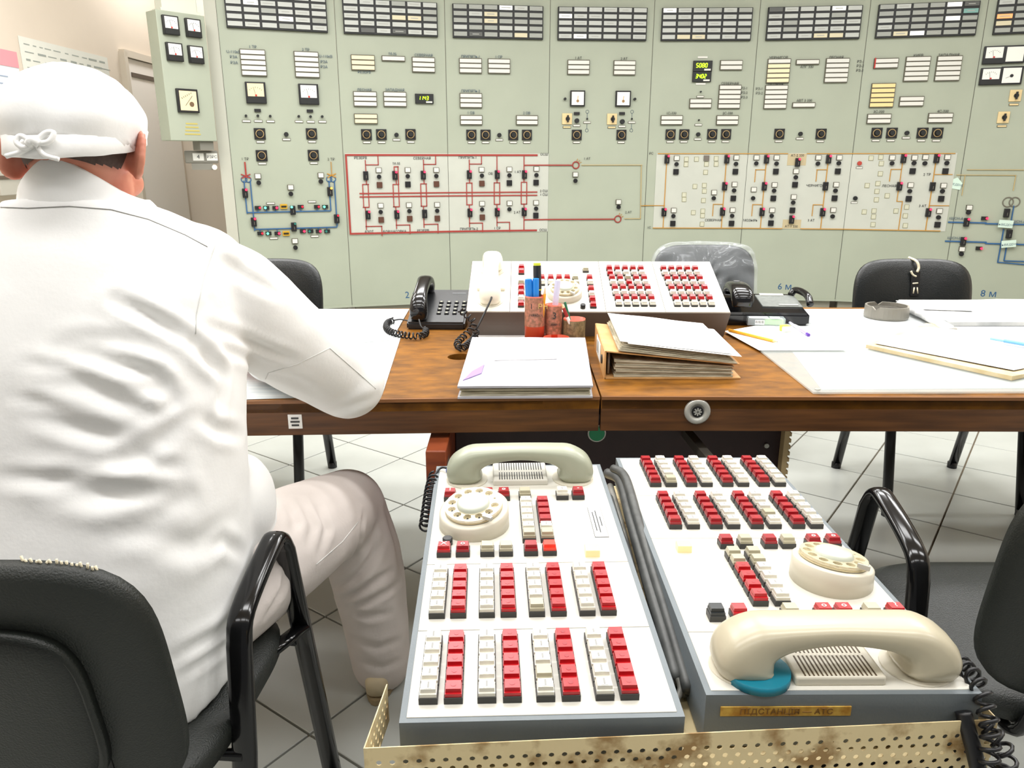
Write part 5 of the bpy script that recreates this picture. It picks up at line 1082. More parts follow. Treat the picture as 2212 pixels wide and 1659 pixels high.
mg = sheet('magazine', 'folded glossy newspaper with a rolled edge beside the ashtray', ((2050, 704), (2420, 704), (2360, 652), (1940, 655)), DZ + 0.003, 0.012, M('news_paper', (212, 212, 209), 0.5, rgb2=(172, 174, 174), scale=9, stretch=(1, 3, 1), thr=(0.36, 0.6)), 'newspaper', None, 0.002)
rl = [onz(1945, 658, DZ + 0.02), onz(2000, 682, DZ + 0.02), onz(2052, 712, DZ + 0.018)]
o = tube('rolled_edge', [p - mg.location for p in catmull(rl, 6)], 0.012, M('news_paper', (244, 244, 240), 0.5), mg, 14, (0, 0, 1), 0.020)
sheet('paper_sheet', 'curled blank sheet lying at the far edge beyond the newspaper', ((1975, 668), (2100, 672), (2090, 650), (1935, 650)), DZ + 0.018, 0.0012, WHITEP, 'paper', None, 0.001)
sheet('paper_sheet', 'large blank paper spread on the cable-hole desk under the leaning person', ((240, 874), (826, 853), (868, 722), (420, 700)), DZ + 0.0008, 0.001, PRN)
sheet('paper_sheet', 'second paper spread at the far edge of the cable-hole desk', ((560, 760), (846, 735), (884, 668), (560, 668)), DZ + 0.002, 0.001, PRN)
# ashtray
q = onz(1934, 696, DZ); t = thing('ashtray', 'round pale metal ashtray with notches, full of dark ash', 'ashtray', Matrix.Translation((q.x, q.y + 0.066, DZ + 0.003)))
bm = bmesh.new(); n = 32; pr = [(0, 0), (0.066, 0), (0.068, 0.006), (0.067, 0.040), (0.061, 0.040), (0.060, 0.010), (0, 0.010)]
lathe(bm, pr, n)
for v in bm.verts:
    a = math.atan2(v.co.y, v.co.x)
    if v.co.z > 0.035 and any(abs((a - c + math.pi) % (2 * math.pi) - math.pi) < 0.12 for c in (-0.5, 1.55, 3.7)): v.co.z -= 0.010
bmobj('bowl', bm, M('ashtray_metal', (150, 146, 136), 0.4, 0.5), t); cyl('ash', t, (0, 0, 0.018), 0.0595, 0.022, M('ash', (74, 70, 60), 0.9, var=0.5, scale=90), 'Z', 24)
# clear box with green erasers
q = onz(1652, 708, DZ); m = place(q.x, q.y - 0.012, DZ + 0.0078, math.radians(-9)); t = thing('clear_box', 'clear plastic box with a white barcode card and green content', 'box', m)
cube('case', t, (0, 0.032, 0.012), (0.112, 0.062, 0.024), M('clear_case', (226, 236, 240), 0.1, alpha=0.35), bev=0.002)
cube('card', t, (-0.022, 0.033, 0.0225), (0.058, 0.056, 0.0006), WHITEP); cube('card', t, (0.028, 0.033, 0.0225), (0.030, 0.056, 0.0006), M('card_pale', (226, 240, 228), 0.5)); cube('green_filling', t, (0.024, 0.034, 0.011), (0.056, 0.05, 0.016), M('green_fill', (176, 226, 150), 0.5))
cube('barcode', t, (-0.020, 0.0006, 0.011), (0.028, 0.001, 0.014), WHITEP)
for k in range(8): cube('bar', t, (-0.031 + k * 0.0032, 0.0, 0.012), (0.0012 if k % 3 else 0.002, 0.0006, 0.008), INKD)
q0, q1 = onz(1575, 713, DZ + 0.012), onz(1681, 739, DZ + 0.012)
pen('pencil', 'orange pencil with a sharpened point lying on the blank sheet', 'pencil', q0, q1, 0.0042, [('shaft', 0, 0.91, 1, PY), ('point', 0.91, 0.985, (1, 0.25), PW), ('lead', 0.985, 1, (0.25, 0.05), INKD)])
q0, q1 = onz(1706, 697, DZ + 0.012), onz(1747, 724, DZ + 0.012)
pen('ballpoint_pen', 'clear ballpoint pen with a purple cap lying beside the lime eraser', 'pen', q0, q1, 0.0048, [('barrel', 0, 0.55, 0.85, M('pen_clear', (206, 204, 226), 0.2)), ('cap', 0.55, 0.92, 1, M('pen_lilac', (170, 160, 206), 0.3)), ('end_plug', 0.92, 1, 1.05, M('pen_purple', (92, 50, 160), 0.4))])
q = onz(1702, 718, DZ + 0.007); t = thing('eraser', 'lime green eraser in a clear sleeve beside the purple pen', 'eraser', place(q.x, q.y, DZ + 0.0078, 0.35))
cube('block', t, (0.002, 0.016, 0.009), (0.026, 0.022, 0.018), M('lime', (198, 236, 74), 0.5), bev=0.003); cube('sleeve', t, (-0.001, 0.004, 0.008), (0.030, 0.010, 0.016), M('sleeve', (230, 240, 214), 0.3), bev=0.002)
q0, q1 = onz(2140, 731, DZ + 0.03), onz(2262, 752, DZ + 0.03)
pen('ballpoint_pen', 'light blue ballpoint pen lying on the ruled form', 'pen', q0, q1, 0.005, [('barrel', 0, 0.25, 0.8, M('pen_sky', (150, 200, 240), 0.3)), ('cap', 0.25, 1, 1, M('pen_sky2', (120, 182, 238), 0.3))])
# ------------------------------------------------------------------ chairs
LEA = M('leatherette', (24, 27, 27), 0.33, bump=0.12, bscale=220); LEAG = M('leatherette_green', (27, 31, 27), 0.45, bump=0.25, bscale=420); TUB = M('tube_black', (14, 14, 15), 0.14)
def padmesh(w, h, th, cr, bow, n=26, puff=0.012):
    """rounded rectangular cushion in local xz, thickness along y, bowed around the sitter"""
    bm = bmesh.new(); g = []
    def rr(a, k):
        ca, sa = math.cos(a), math.sin(a); e = 4.2
        s = (abs(ca) ** e + abs(sa) ** e) ** (-1 / e); return w / 2 * ca * s * k, h / 2 * sa * s * k
    N = 84; layers = [(-th / 2, 0.0), (-th / 2, 0.45), (-th / 2, 0.80), (-th / 2 + 0.006, 0.94), (-th / 2 + 0.016, 1.0), (th / 2 - 0.016, 1.0), (th / 2 - 0.006, 0.94), (th / 2, 0.80), (th / 2 + puff, 0.45), (th / 2 + puff, 0.0)]
    rings = []
    for y, k in layers:
        if k == 0: rings.append([bm.verts.new((0, y, 0))]); continue
        R_ = []
        for i in range(N):
            x, z = rr(2 * math.pi * i / N, k); R_.append(bm.verts.new((x, y, z)))
        rings.append(R_)
    for a, b in zip(rings, rings[1:]):
        for i in range(N):
            q_ = list(dict.fromkeys([a[i % len(a)], a[(i + 1) % len(a)], b[(i + 1) % len(b)], b[i % len(b)]]))
            if len(q_) > 2: bm.faces.new(q_)
    for v in bm.verts: v.co.y += bow * (v.co.x / (w / 2)) ** 2
    return bm
def chair(label, x, y, rz, lm, group=None, dz=0.0):
    t = thing('office_chair', label, 'chair', place(x, y, 0, rz), group)
    bm = padmesh(0.455, 0.45, 0.055, 0.1, 0.0); bmesh.ops.transform(bm, matrix=Matrix.Translation((0, 0.0, 0.435)) @ Matrix.Rotation(math.pi / 2, 4, 'X') , verts=bm.verts); bmobj('seat', bm, lm, t, True)
    bm = padmesh(0.475, 0.40, 0.045, 0.1, 0.035); bmesh.ops.transform(bm, matrix=Matrix.Translation((0, -0.255, 0.665 + dz)) @ Matrix.Rotation(math.radians(9), 4, 'X'), verts=bm.verts); bk = bmobj('backrest', bm, lm, t, True)
    bm = padmesh(0.33, 0.27, 0.012, 0.1, 0.018); bmesh.ops.transform(bm, matrix=Matrix.Translation((0, -0.284, 0.655 + dz)) @ Matrix.Rotation(math.radians(9), 4, 'X'), verts=bm.verts); bmobj('back_panel', bm, lm, t, True)
    for s in (-1, 1):
        pts = [(s * 0.245, -0.17, 0.0), (s * 0.242, -0.075, 0.40), (s * 0.240, -0.050, 0.565), (s * 0.238, -0.022, 0.608), (s * 0.236, 0.10, 0.648), (s * 0.236, 0.135, 0.645), (s * 0.237, 0.155, 0.615), (s * 0.245, 0.285, 0.0)]
        P_ = [Vector(p) for p in pts]; path = [P_[0], P_[1]] + catmull(P_[2:7], 5) + [P_[7]]
        tube('arm_frame', path, 0.011, TUB, t, 14, (0, 1, 0), 0.019, 2.6)
        tube('side_stay', [(s * 0.20, 0.10, 0.432), (s * 0.246, 0.19, 0.44)], 0.009, TUB, t, 10, (0, 0, 1), 0.016)
        for yy in (-0.17, 0.285): cyl('foot_cap', t, (s * 0.245, yy, 0.012), 0.019, 0.024, BLACK, 'Z', 12)
        tube('back_bar', catmull([(s * 0.15, -0.10, 0.405), (s * 0.15, -0.20, 0.40), (s * 0.15, -0.236, 0.46), (s * 0.15, -0.25, 0.60)], 5), 0.010, TUB, t, 10)
    for yy in (-0.07, 0.20): tube('cross_bar', [(-0.242, yy - 0.01 if yy < 0 else yy, 0.40), (0.242, yy - 0.01 if yy < 0 else yy, 0.40)], 0.009, TUB, t, 10)
    return t, bk
chair('black leatherette armchair on which the person in white sits', -0.635, 1.03, math.radians(-4), LEAG, None, -0.035)
chair('empty black armchair pushed beside the cream console with the beige handset', 0.925, 1.19, math.radians(0), LEAG)
chair('black chair behind the desk, half hidden by the leaning arm', -1.01, 2.84, math.radians(178), LEA)
tm, bkm = chair('chair behind the switchboard wrapped in clear wrinkled plastic film', 0.90, 3.36, math.radians(180), LEA)
tc, bkc = chair('black chair with a torn and taped backrest behind the ashtray', 1.615, 2.83, math.radians(180), LEA)
# film over one backrest
bm = padmesh(0.50, 0.43, 0.07, 0.1, 0.035, puff=0.016)
bmesh.ops.subdivide_edges(bm, edges=bm.edges[:], cuts=2, use_grid_fill=True)
for v in bm.verts:
    a = math.atan2(v.co.z - 0.16, v.co.x); r_ = math.hypot(v.co.x, v.co.z - 0.16)
    v.co.y += 0.022 * noise.noise(Vector((a * 4.2, r_ * 4, 1.0))) * min(1, r_ * 8)
    v.co += v.co.normalized() * 0.004 * noise.noise(v.co * 14)
bmesh.ops.transform(bm, matrix=Matrix.Translation((0, -0.255, 0.665)) @ Matrix.Rotation(math.radians(9), 4, 'X'), verts=bm.verts)
bmobj('plastic_film', bm, M('film', (214, 220, 224), 0.06, alpha=0.2, coat=1.0), tm, True)
# tear and tape on the other
RT = Matrix.Translation((0, -0.255, 0.665)) @ Matrix.Rotation(math.radians(9), 4, 'X')
TEAR = M('torn_lining', (222, 212, 184), 0.8)
for pts, r_ in (([(0.0, -0.01, 0.205), (-0.010, 0.030, 0.190), (-0.018, 0.037, 0.165), (-0.012, 0.038, 0.145)], 0.005), ([(0.012, 0.037, 0.150), (0.004, 0.038, 0.135), (-0.010, 0.038, 0.128)], 0.004), ([(0.004, 0.039, 0.10), (-0.018, 0.039, 0.102)], 0.003), ([(-0.004, 0.039, 0.085), (-0.002, 0.039, 0.06)], 0.003), ([(-0.016, 0.039, 0.085), (-0.020, 0.039, 0.06)], 0.0025)):
    tube('tear', [RT @ p for p in catmull(pts, 5)] if len(pts) > 2 else [RT @ Vector(p) for p in pts], r_, TEAR, tc, 8)
cube('tape_patch', tc, RT @ Vector((-0.008, 0.0375, 0.10)), (0.035, 0.004, 0.10), BLACK, (math.radians(9), 0, 0), bev=0.001)
# worn lining along the top of the sitter's chair
sit = [o for o in bpy.data.objects if o.get('label', '').startswith('black leatherette armchair')][0]
for k in range(16):
    u = 0.118 + k * 0.0048; q = Matrix.Translation((0, -0.255, 0.63)) @ Matrix.Rotation(math.radians(9), 4, 'X') @ Vector((u, 0.004 + 0.035 * (u / 0.2375) ** 2, 0.2 * (1 - (u / 0.2375) ** 4.2) ** (1 / 4.2) - 0.001))
    tube('worn_lining', [q + Vector((0, 0, -0.004)), q + Vector((random.uniform(-.003, .003), random.uniform(-.004, .002), random.uniform(.002, .007)))], 0.0016, TEAR, sit, 5)
# ------------------------------------------------------------------ the seated person
import numpy as np
def ball(bm, c, r, rot=None, seg=20):
    g = bmesh.ops.create_uvsphere(bm, u_segments=seg, v_segments=seg // 2 + 2, radius=1)['verts']
    r = (r, r, r) if not isinstance(r, (tuple, list)) else r; m = rot or Matrix.Identity(3)
    for v in g: v.co = Vector(c) + m @ Vector((v.co.x * r[0], v.co.y * r[1], v.co.z * r[2]))
def limb(bm, pts, radii, seg=16):
    """round-ended tapering limb through the given joints"""
    P_ = catmull(pts, 5) if len(pts) > 2 else [Vector(pts[0]).lerp(Vector(pts[1]), k / 5) for k in range(6)]
    n = len(P_) - 1; R_ = [(lambda f: (lambda i: radii[i] + (radii[min(i + 1, len(radii) - 1)] - radii[i]) * (f - i))(min(int(f), len(radii) - 1)))(k / n * (len(radii) - 1)) for k in range(n + 1)]
    addloft(bm, P_, [(r, r) for r in R_], seg); ball(bm, P_[0], R_[0], None, 16); ball(bm, P_[-1], R_[-1], None, 16)
def ellring(bm, secs, seg=32):
    rings = []
    for cx, cy, cz, rx, ry, tl in secs:
        R_ = []
        for k in range(seg):
            a = 2 * math.pi * k / seg; ca, sa = math.cos(a), math.sin(a); e = 2.5
            x = math.copysign(abs(ca) ** (2 / e), ca) * rx; y = math.copysign(abs(sa) ** (2 / e), sa) * ry
            R_.append(bm.verts.new((cx + x, cy + y, cz + y * tl)))
        rings.append(R_)
    for a, b in zip(rings, rings[1:]):
        for k in range(seg): bm.faces.new((a[k], a[(k + 1) % seg], b[(k + 1) % seg], b[k]))
    bm.faces.new(rings[0][::-1]); bm.faces.new(rings[-1])
def creases(me, polys, noise_amp=0.0, nscale=(1, 1, 1), nf=7.0):
    """press fold lines into a cloth mesh; polys: (pixels, depth, width) cast onto the cloth"""
    tree = BVHTree.FromPolygons([v.co for v in me.vertices], [tuple(p.vertices) for p in me.polygons])
    N = len(me.vertices); co = np.empty(N * 3); me.vertices.foreach_get('co', co); co = co.reshape(-1, 3)
    no = np.array([tuple(v.normal) for v in me.vertices]); disp = np.zeros(N)
    for pts, A, w in polys:
        P_ = []
        for (x0, y0), (x1, y1) in zip(pts, pts[1:]):
            for k in range(6):
                h = tree.ray_cast(O0, ray(x0 + (x1 - x0) * k / 6, y0 + (y1 - y0) * k / 6))[0]
                if h is not None: P_.append(tuple(h))
        if len(P_) < 3: continue
        P_ = np.array(P_); d = np.full(N, 1e9); tpar = np.zeros(N)
        for i, (a, b) in enumerate(zip(P_[:-1], P_[1:])):
            ab = b - a; L2 = max(ab @ ab, 1e-12); s = np.clip(((co - a) @ ab) / L2, 0, 1); dd = np.linalg.norm(co - (a + s[:, None] * ab), axis=1)
            m_ = dd < d; d[m_] = dd[m_]; tpar[m_] = (i + s[m_]) / (len(P_) - 1)
        fade = np.sin(np.pi * np.clip(tpar, 0.04, 0.96)) ** 0.6
        disp += fade * A * (-np.exp(-(d / w) ** 2) + 0.55 * np.exp(-((d - 2.0 * w) / w) ** 2))
    for i in range(N):
        c = Vector((co[i][0] * nscale[0], co[i][1] * nscale[1], co[i][2] * nscale[2])) * nf
        disp[i] += noise_amp * (noise.noise(c) + 0.5 * noise.noise(c * 2.1))
    co = co + no * disp[:, None]; me.vertices.foreach_set('co', co.ravel()); me.update()
    return me
def project(me, pts, off=0.0):
    tree = BVHTree.FromPolygons([v.co for v in me.vertices], [tuple(p.vertices) for p in me.polygons]); out = []
    for (x0, y0), (x1, y1) in zip(pts, pts[1:]):
        n = max(2, int(math.hypot(x1 - x0, y1 - y0) / 12))
        for k in range(n):
            h, nn, i, d = tree.ray_cast(O0, ray(x0 + (x1 - x0) * k / n, y0 + (y1 - y0) * k / n))
            if h is not None: out.append(h + nn * off)
    return out
COAT = M('white_cotton', (244, 244, 242), 0.85, bump=0.05, bscale=120, spec=0.2); TROU = M('white_trousers', (214, 205, 199), 0.85, bump=0.06, bscale=120, spec=0.2)
SKIN = M('skin', (206, 138, 112), 0.5, rgb2=(190, 112, 90), scale=24); HAIR = M('hair', (74, 56, 48), 0.7, var=0.3, scale=200)
HC = Vector((-0.628, 1.165, 1.272)); hyaw, hpit = math.radians(4), math.radians(-25)
HR = (Matrix.Rotation(hyaw, 3, 'Z') @ Matrix.Rotation(hpit, 3, 'X'))
hp = lambda x, y, z: HC + HR @ Vector((x, y, z))
SR, SL = Vector((-0.470, 1.205, 1.040)), Vector((-0.79, 1.205, 1.040))
ER, EL = Vector((-0.338, 1.475, 0.828)), Vector((-0.93, 1.475, 0.828)); WR, WL = Vector((-0.565, 1.70, 0.805)), Vector((-0.72, 1.74, 0.805))
HIP = [Vector((-0.53, 1.08, 0.555)), Vector((-0.73, 1.08, 0.555))]; KN = [Vector((-0.385, 1.625, 0.472)), Vector((-0.84, 1.61, 0.472))]; AN = [Vector((-0.325, 1.62, 0.10)), Vector((-0.85, 1.58, 0.10))]
person = thing('person', 'person in white cap, coat and trousers seated writing at the desk, back turned', 'person', Matrix.Translation((-0.63, 1.05, 0)))
pin = Matrix.Translation((0.63, -1.05, 0))
def pmesh(name, me, mat, parent=person):
    me.transform(pin); me.materials.clear(); me.materials.append(mat); me.name = name
    return link(bpy.data.objects.new(name, me), parent)
# --- body (skin): head with face, neck, trunk, arms with hands, legs; one continuous mesh
bm = bmesh.new()
ball(bm, hp(0, 0.0, 0.012), (0.074, 0.094, 0.098), HR, 28); ball(bm, hp(0, 0.035, -0.055), (0.060, 0.062, 0.070), HR); ball(bm, hp(0, 0.062, -0.098), (0.028, 0.026, 0.022), HR)
limb(bm, [hp(0, 0.088, 0.010), hp(0, 0.106, -0.022)], [0.008, 0.013]); ball(bm, hp(0, 0.088, 0.022), (0.045, 0.014, 0.010), HR)
for s in (-1, 1):
    ball(bm, hp(s * 0.036, 0.070, -0.030), (0.026, 0.026, 0.022), HR); ball(bm, hp(s * 0.012, 0.098, -0.026), (0.010, 0.010, 0.008), HR)
    # ear: rim, lobe and bowl
    er = HR @ Matrix.Rotation(s * 0.6, 3, 'Z')
    ring_ = [hp(s * 0.080, -0.004, -0.022) + er @ Vector((s * 0.004, 0.020 * math.sin(a) - 0.008, 0.033 * math.cos(a))) for a in [2 * math.pi * k / 14 for k in range(15)]]
    limb(bm, ring_[::2], [0.0050] * 8); ball(bm, hp(s * 0.080, -0.004, -0.022) + er @ Vector((s * 0.002, -0.006, 0)), (0.0055, 0.019, 0.031), er); ball(bm, hp(s * 0.076, 0.0, -0.024), (0.010, 0.014, 0.024), HR)
ball(bm, hp(0, 0.092, -0.058), (0.024, 0.012, 0.006), HR); ball(bm, hp(0, 0.090, -0.069), (0.021, 0.012, 0.007), HR)
limb(bm, [hp(0, 0.012, -0.03), (-0.628, 1.172, 1.20), (-0.63, 1.175, 1.05)], [0.060, 0.058, 0.075])
ellring(bm, [(-0.63, 1.03, 0.50, .17, .12, 0), (-0.63, 1.05, .70, .15, .11, 0), (-0.63, 1.10, .9, .16, .10, 0), (-0.63, 1.17, 1.06, .15, .08, 0), (-0.63, 1.18, 1.13, .08, .06, 0)], 24)
for S_, E_, W_ in ((SR, ER, WR), (SL, EL, WL)): limb(bm, [S_, S_.lerp(E_, 0.5), E_], [0.055, 0.048, 0.040]); limb(bm, [E_, W_], [0.040, 0.028])
for H_, K_, A_n in zip(HIP, KN, AN): limb(bm, [H_, K_], [0.085, 0.055]); limb(bm, [K_, A_n], [0.055, 0.038]); limb(bm, [A_n, A_n + Vector((0.01, 0.10, -0.06))], [0.035, 0.028])
def hand(W_, d, side):
    d = Vector(d).normalized(); n_ = Vector((0, 0, 1)); b = d.cross(n_) * side
    pc = W_ + d * 0.055 + Vector((0, 0, -0.014)); rot = Matrix((d, b, n_)).transposed()
    limb(bm, [W_, pc], [0.026, 0.024]); ball(bm, pc + d * 0.012, (0.048, 0.040, 0.014), rot)
    for k, (o_, L_) in enumerate(((-0.030, 0.066), (-0.010, 0.078), (0.011, 0.072), (0.031, 0.056))):
        r0 = pc + d * 0.046 + b * o_; spread = b * (o_ * 0.35)
        limb(bm, [r0, r0 + d * L_ * 0.45 + spread * 0.5 + Vector((0, 0, 0.006)), r0 + d * L_ * 0.8 + spread + Vector((0, 0, -0.006)), r0 + d * L_ + spread + Vector((0, 0, -0.017))], [0.0092, 0.0085, 0.0078, 0.0068], 10)
    r0 = pc - b * 0.032 - d * 0.015
    limb(bm, [r0, r0 - b * 0.022 + d * 0.022, r0 - b * 0.026 + d * 0.048 + Vector((0, 0, -0.010))], [0.0125, 0.0105, 0.0082], 10)
hand(WR, (-0.55, 0.80, 0), -1); hand(WL, (0.30, 0.95, 0), 1)
me = bake(bm, [('REMESH', dict(mode='VOXEL', voxel_size=0.0042)), ('SMOOTH', dict(factor=0.5, iterations=3))])
body = pmesh('body', me, SKIN)
for s in (-1, 1):
    e = bmesh.new(); ball(e, hp(s * 0.031, 0.078, 0.002), 0.012, None, 14); bmesh.ops.transform(e, matrix=pin, verts=e.verts); bmobj('eye', e, STRIPW, person, True)
    e = bmesh.new(); ball(e, hp(s * 0.031, 0.0855, 0.001), 0.0062, None, 10); bmesh.ops.transform(e, matrix=pin, verts=e.verts); bmobj('iris', e, INKD, person, True)
# close-cropped hair below the cap
bm = bmesh.new(); bmesh.ops.create_uvsphere(bm, u_segments=128, v_segments=96, radius=1)
for v in bm.verts: v.co = Vector((v.co.x * 0.0772, v.co.y * 0.0972, v.co.z * 0.1012))
def hairy(c): return c.z < 0.02 and c.z > -0.066 + 0.25 * max(c.y + 0.05, 0) and c.y < -0.012
bmesh.ops.delete(bm, geom=[f for f in bm.faces if not hairy(f.calc_center_median())], context='FACES')
for v in bm.verts: v.co = hp(v.co.x, v.co.y, v.co.z + 0.012) + Vector((0, 0, 0)) + (HR @ v.co).normalized() * 0.0008
bmesh.ops.transform(bm, matrix=pin, verts=bm.verts); bmobj('hair', bm, HAIR, person, True)
# --- coat
bm = bmesh.new()
ellring(bm, [(-0.63, 1.06, 0.478, .195, .205, .14), (-0.63, 1.07, 0.55, .207, .205, .10), (-0.63, 1.07, .70, .210, .180, 0), (-0.63, 1.095, .85, .215, .155, 0), (-0.63, 1.135, .98, .212, .165, 0), (-0.63, 1.155, 1.07, .208, .148, 0), (-0.63, 1.165, 1.13, .176, .128, 0), (-0.63, 1.165, 1.16, .134, .112, 0), (-0.63, 1.165, 1.182, .106, .098, -0.2)], 40)
for S_, E_, W_ in ((SR, ER, WR), (SL, EL, WL)):
    s = 1 if S_ is SR else -1
    limb(bm, [S_ + Vector((-0.03 * s, -0.01, 0.004)), S_ + Vector((0.012 * s, 0.03, -0.01)), S_.lerp(E_, 0.5) + Vector((0, 0, 0.0)), E_ + Vector((0.0, 0.0, 0.0))], [0.088, 0.090, 0.083, 0.078], 20)
    ball(bm, E_ + Vector((0.012 * s, -0.015, -0.004)), 0.074); limb(bm, [E_, E_.lerp(W_, 0.5) + Vector((0, 0, 0.012)), W_], [0.078, 0.068, 0.048], 20)
    ball(bm, (-0.63 + s * 0.115, 1.180, 1.105), (0.10, 0.085, 0.055))
ball(bm, (-0.53, 1.235, 0.60), (0.118, 0.13, 0.085)); ball(bm, (-0.73, 1.235, 0.60), (0.118, 0.13, 0.085)); ball(bm, (-0.465, 1.20, 0.68), (0.055, 0.09, 0.09))
me = bake(bm, [('REMESH', dict(mode='VOXEL', voxel_size=0.0072)), ('SMOOTH', dict(factor=0.6, iterations=14))])
K = 1928 / 860
z1 = lambda *p: [(x / K, 500 + y / K) for x, y in p]
CR = [(z1((560, 330), (700, 400), (830, 470), (950, 545)), 0.014, 0.011), (z1((950, 545), (1040, 640), (1085, 690)), 0.016, 0.012), (z1((1085, 700), (1070, 800), (1060, 880)), 0.010, 0.010),
      (z1((250, 540), (420, 525), (560, 535), (700, 570)), 0.005, 0.012), (z1((280, 590), (450, 600), (640, 660), (780, 740), (860, 810)), 0.009, 0.012), (z1((260, 715), (430, 750), (600, 830), (700, 870)), 0.008, 0.013),
      (z1((150, 880), (330, 940), (520, 990), (620, 1000)), 0.009, 0.014), (z1((440, 1130), (620, 1100), (780, 1010), (900, 880)), 0.007, 0.014), (z1((270, 1245), (480, 1275), (700, 1265), (900, 1225)), 0.011, 0.018),
      (z1((0, 1190), (250, 1205), (420, 1190)), 0.006, 0.012), (z1((600, 640), (760, 690), (850, 790)), 0.008, 0.010), (z1((640, 740), (760, 770), (840, 830)), 0.007, 0.010), (z1((900, 1330), (700, 1430), (480, 1480)), 0.006, 0.018),
      (z1((1180, 1560), (1080, 1500), (1000, 1560)), 0.006, 0.012), (z1((1000, 460), (1120, 500), (1300, 570), (1420, 620)), 0.007, 0.010), (z1((1020, 540), (1180, 600), (1300, 650)), 0.006, 0.010), (z1((1050, 120), (1200, 230), (1330, 300)), 0.006, 0.013),
      (z1((1280, 690), (1420, 720), (1560, 800)), 0.005, 0.012), (z1((1500, 900), (1700, 850), (1840, 790)), 0.005, 0.012), (z1((970, 900), (1060, 960), (1190, 990)), 0.008, 0.012), (z1((480, 1120), (560, 1180), (760, 1215), (960, 1200)), -0.006, 0.014),
      ([(380, 1420), (470, 1370), (560, 1290)], 0.007, 0.012), ([(390, 1460), (480, 1400), (570, 1330)], 0.006, 0.010), ([(300, 1150), (420, 1180), (520, 1110)], 0.006, 0.02)]
CR = [(p, A * 0.72, w * 0.82) for p, A, w in CR] + [(z1((120, 640), (300, 660), (480, 720)), 0.003, 0.008), (z1((60, 800), (220, 830), (400, 890)), 0.003, 0.008), (z1((720, 900), (820, 850), (900, 800)), 0.004, 0.008),
      (z1((980, 200), (1010, 330), (970, 450)), 0.002, 0.007), (z1((1100, 150), (1260, 250), (1380, 330)), 0.003, 0.009), (z1((1150, 520), (1320, 590), (1480, 640)), 0.003, 0.008), (z1((640, 1060), (760, 1130), (900, 1140)), 0.003, 0.009), (z1((560, 1380), (760, 1360), (960, 1270)), 0.003, 0.010)]
me = creases(me, CR, 0.0016, (1, 1, 1.5), 9)
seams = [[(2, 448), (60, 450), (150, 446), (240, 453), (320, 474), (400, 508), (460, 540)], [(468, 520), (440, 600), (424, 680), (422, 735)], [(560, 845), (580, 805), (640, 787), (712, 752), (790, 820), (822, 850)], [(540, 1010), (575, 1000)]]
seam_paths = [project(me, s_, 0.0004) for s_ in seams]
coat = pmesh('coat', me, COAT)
for sp, m_ in zip(seam_paths, (M('seam_grey', (150, 150, 146), 0.9), M('seam_light', (214, 214, 210), 0.9), M('seam_light', (214, 214, 210), 0.9), M('seam_grey', (150, 150, 146), 0.9))):  # yoke and pocket seams are a darker grey than the other two
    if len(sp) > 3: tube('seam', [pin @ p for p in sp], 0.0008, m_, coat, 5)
# collar: a soft upright band round the neck
bm = bmesh.new(); N = 40; rows = []
for k, (zz, rr, fl) in enumerate(((1.160, 0.104, 0), (1.205, 0.103, 0), (1.235, 0.092, 0), (1.254, 0.088, 0), (1.258, 0.084, 0), (1.247, 0.081, 0), (1.205, 0.080, 0))):
    rows.append([bm.verts.new((-0.628 + rr * 1.06 * math.cos(a), 1.168 + rr * 0.98 * math.sin(a), zz - 0.066 * abs(math.cos(a)) ** 1.3 - 0.055 * max(0, math.sin(a)) + 0.003 * noise.noise(Vector((math.cos(a) * 2, math.sin(a) * 2, k))))) for a in [2 * math.pi * i / N for i in range(N)]])
for a, b in zip(rows, rows[1:]):
    for i in range(N): bm.faces.new((a[i], a[(i + 1) % N], b[(i + 1) % N], b[i]))
bmesh.ops.transform(bm, matrix=pin, verts=bm.verts); bmobj('collar', bm, COAT, coat, True)
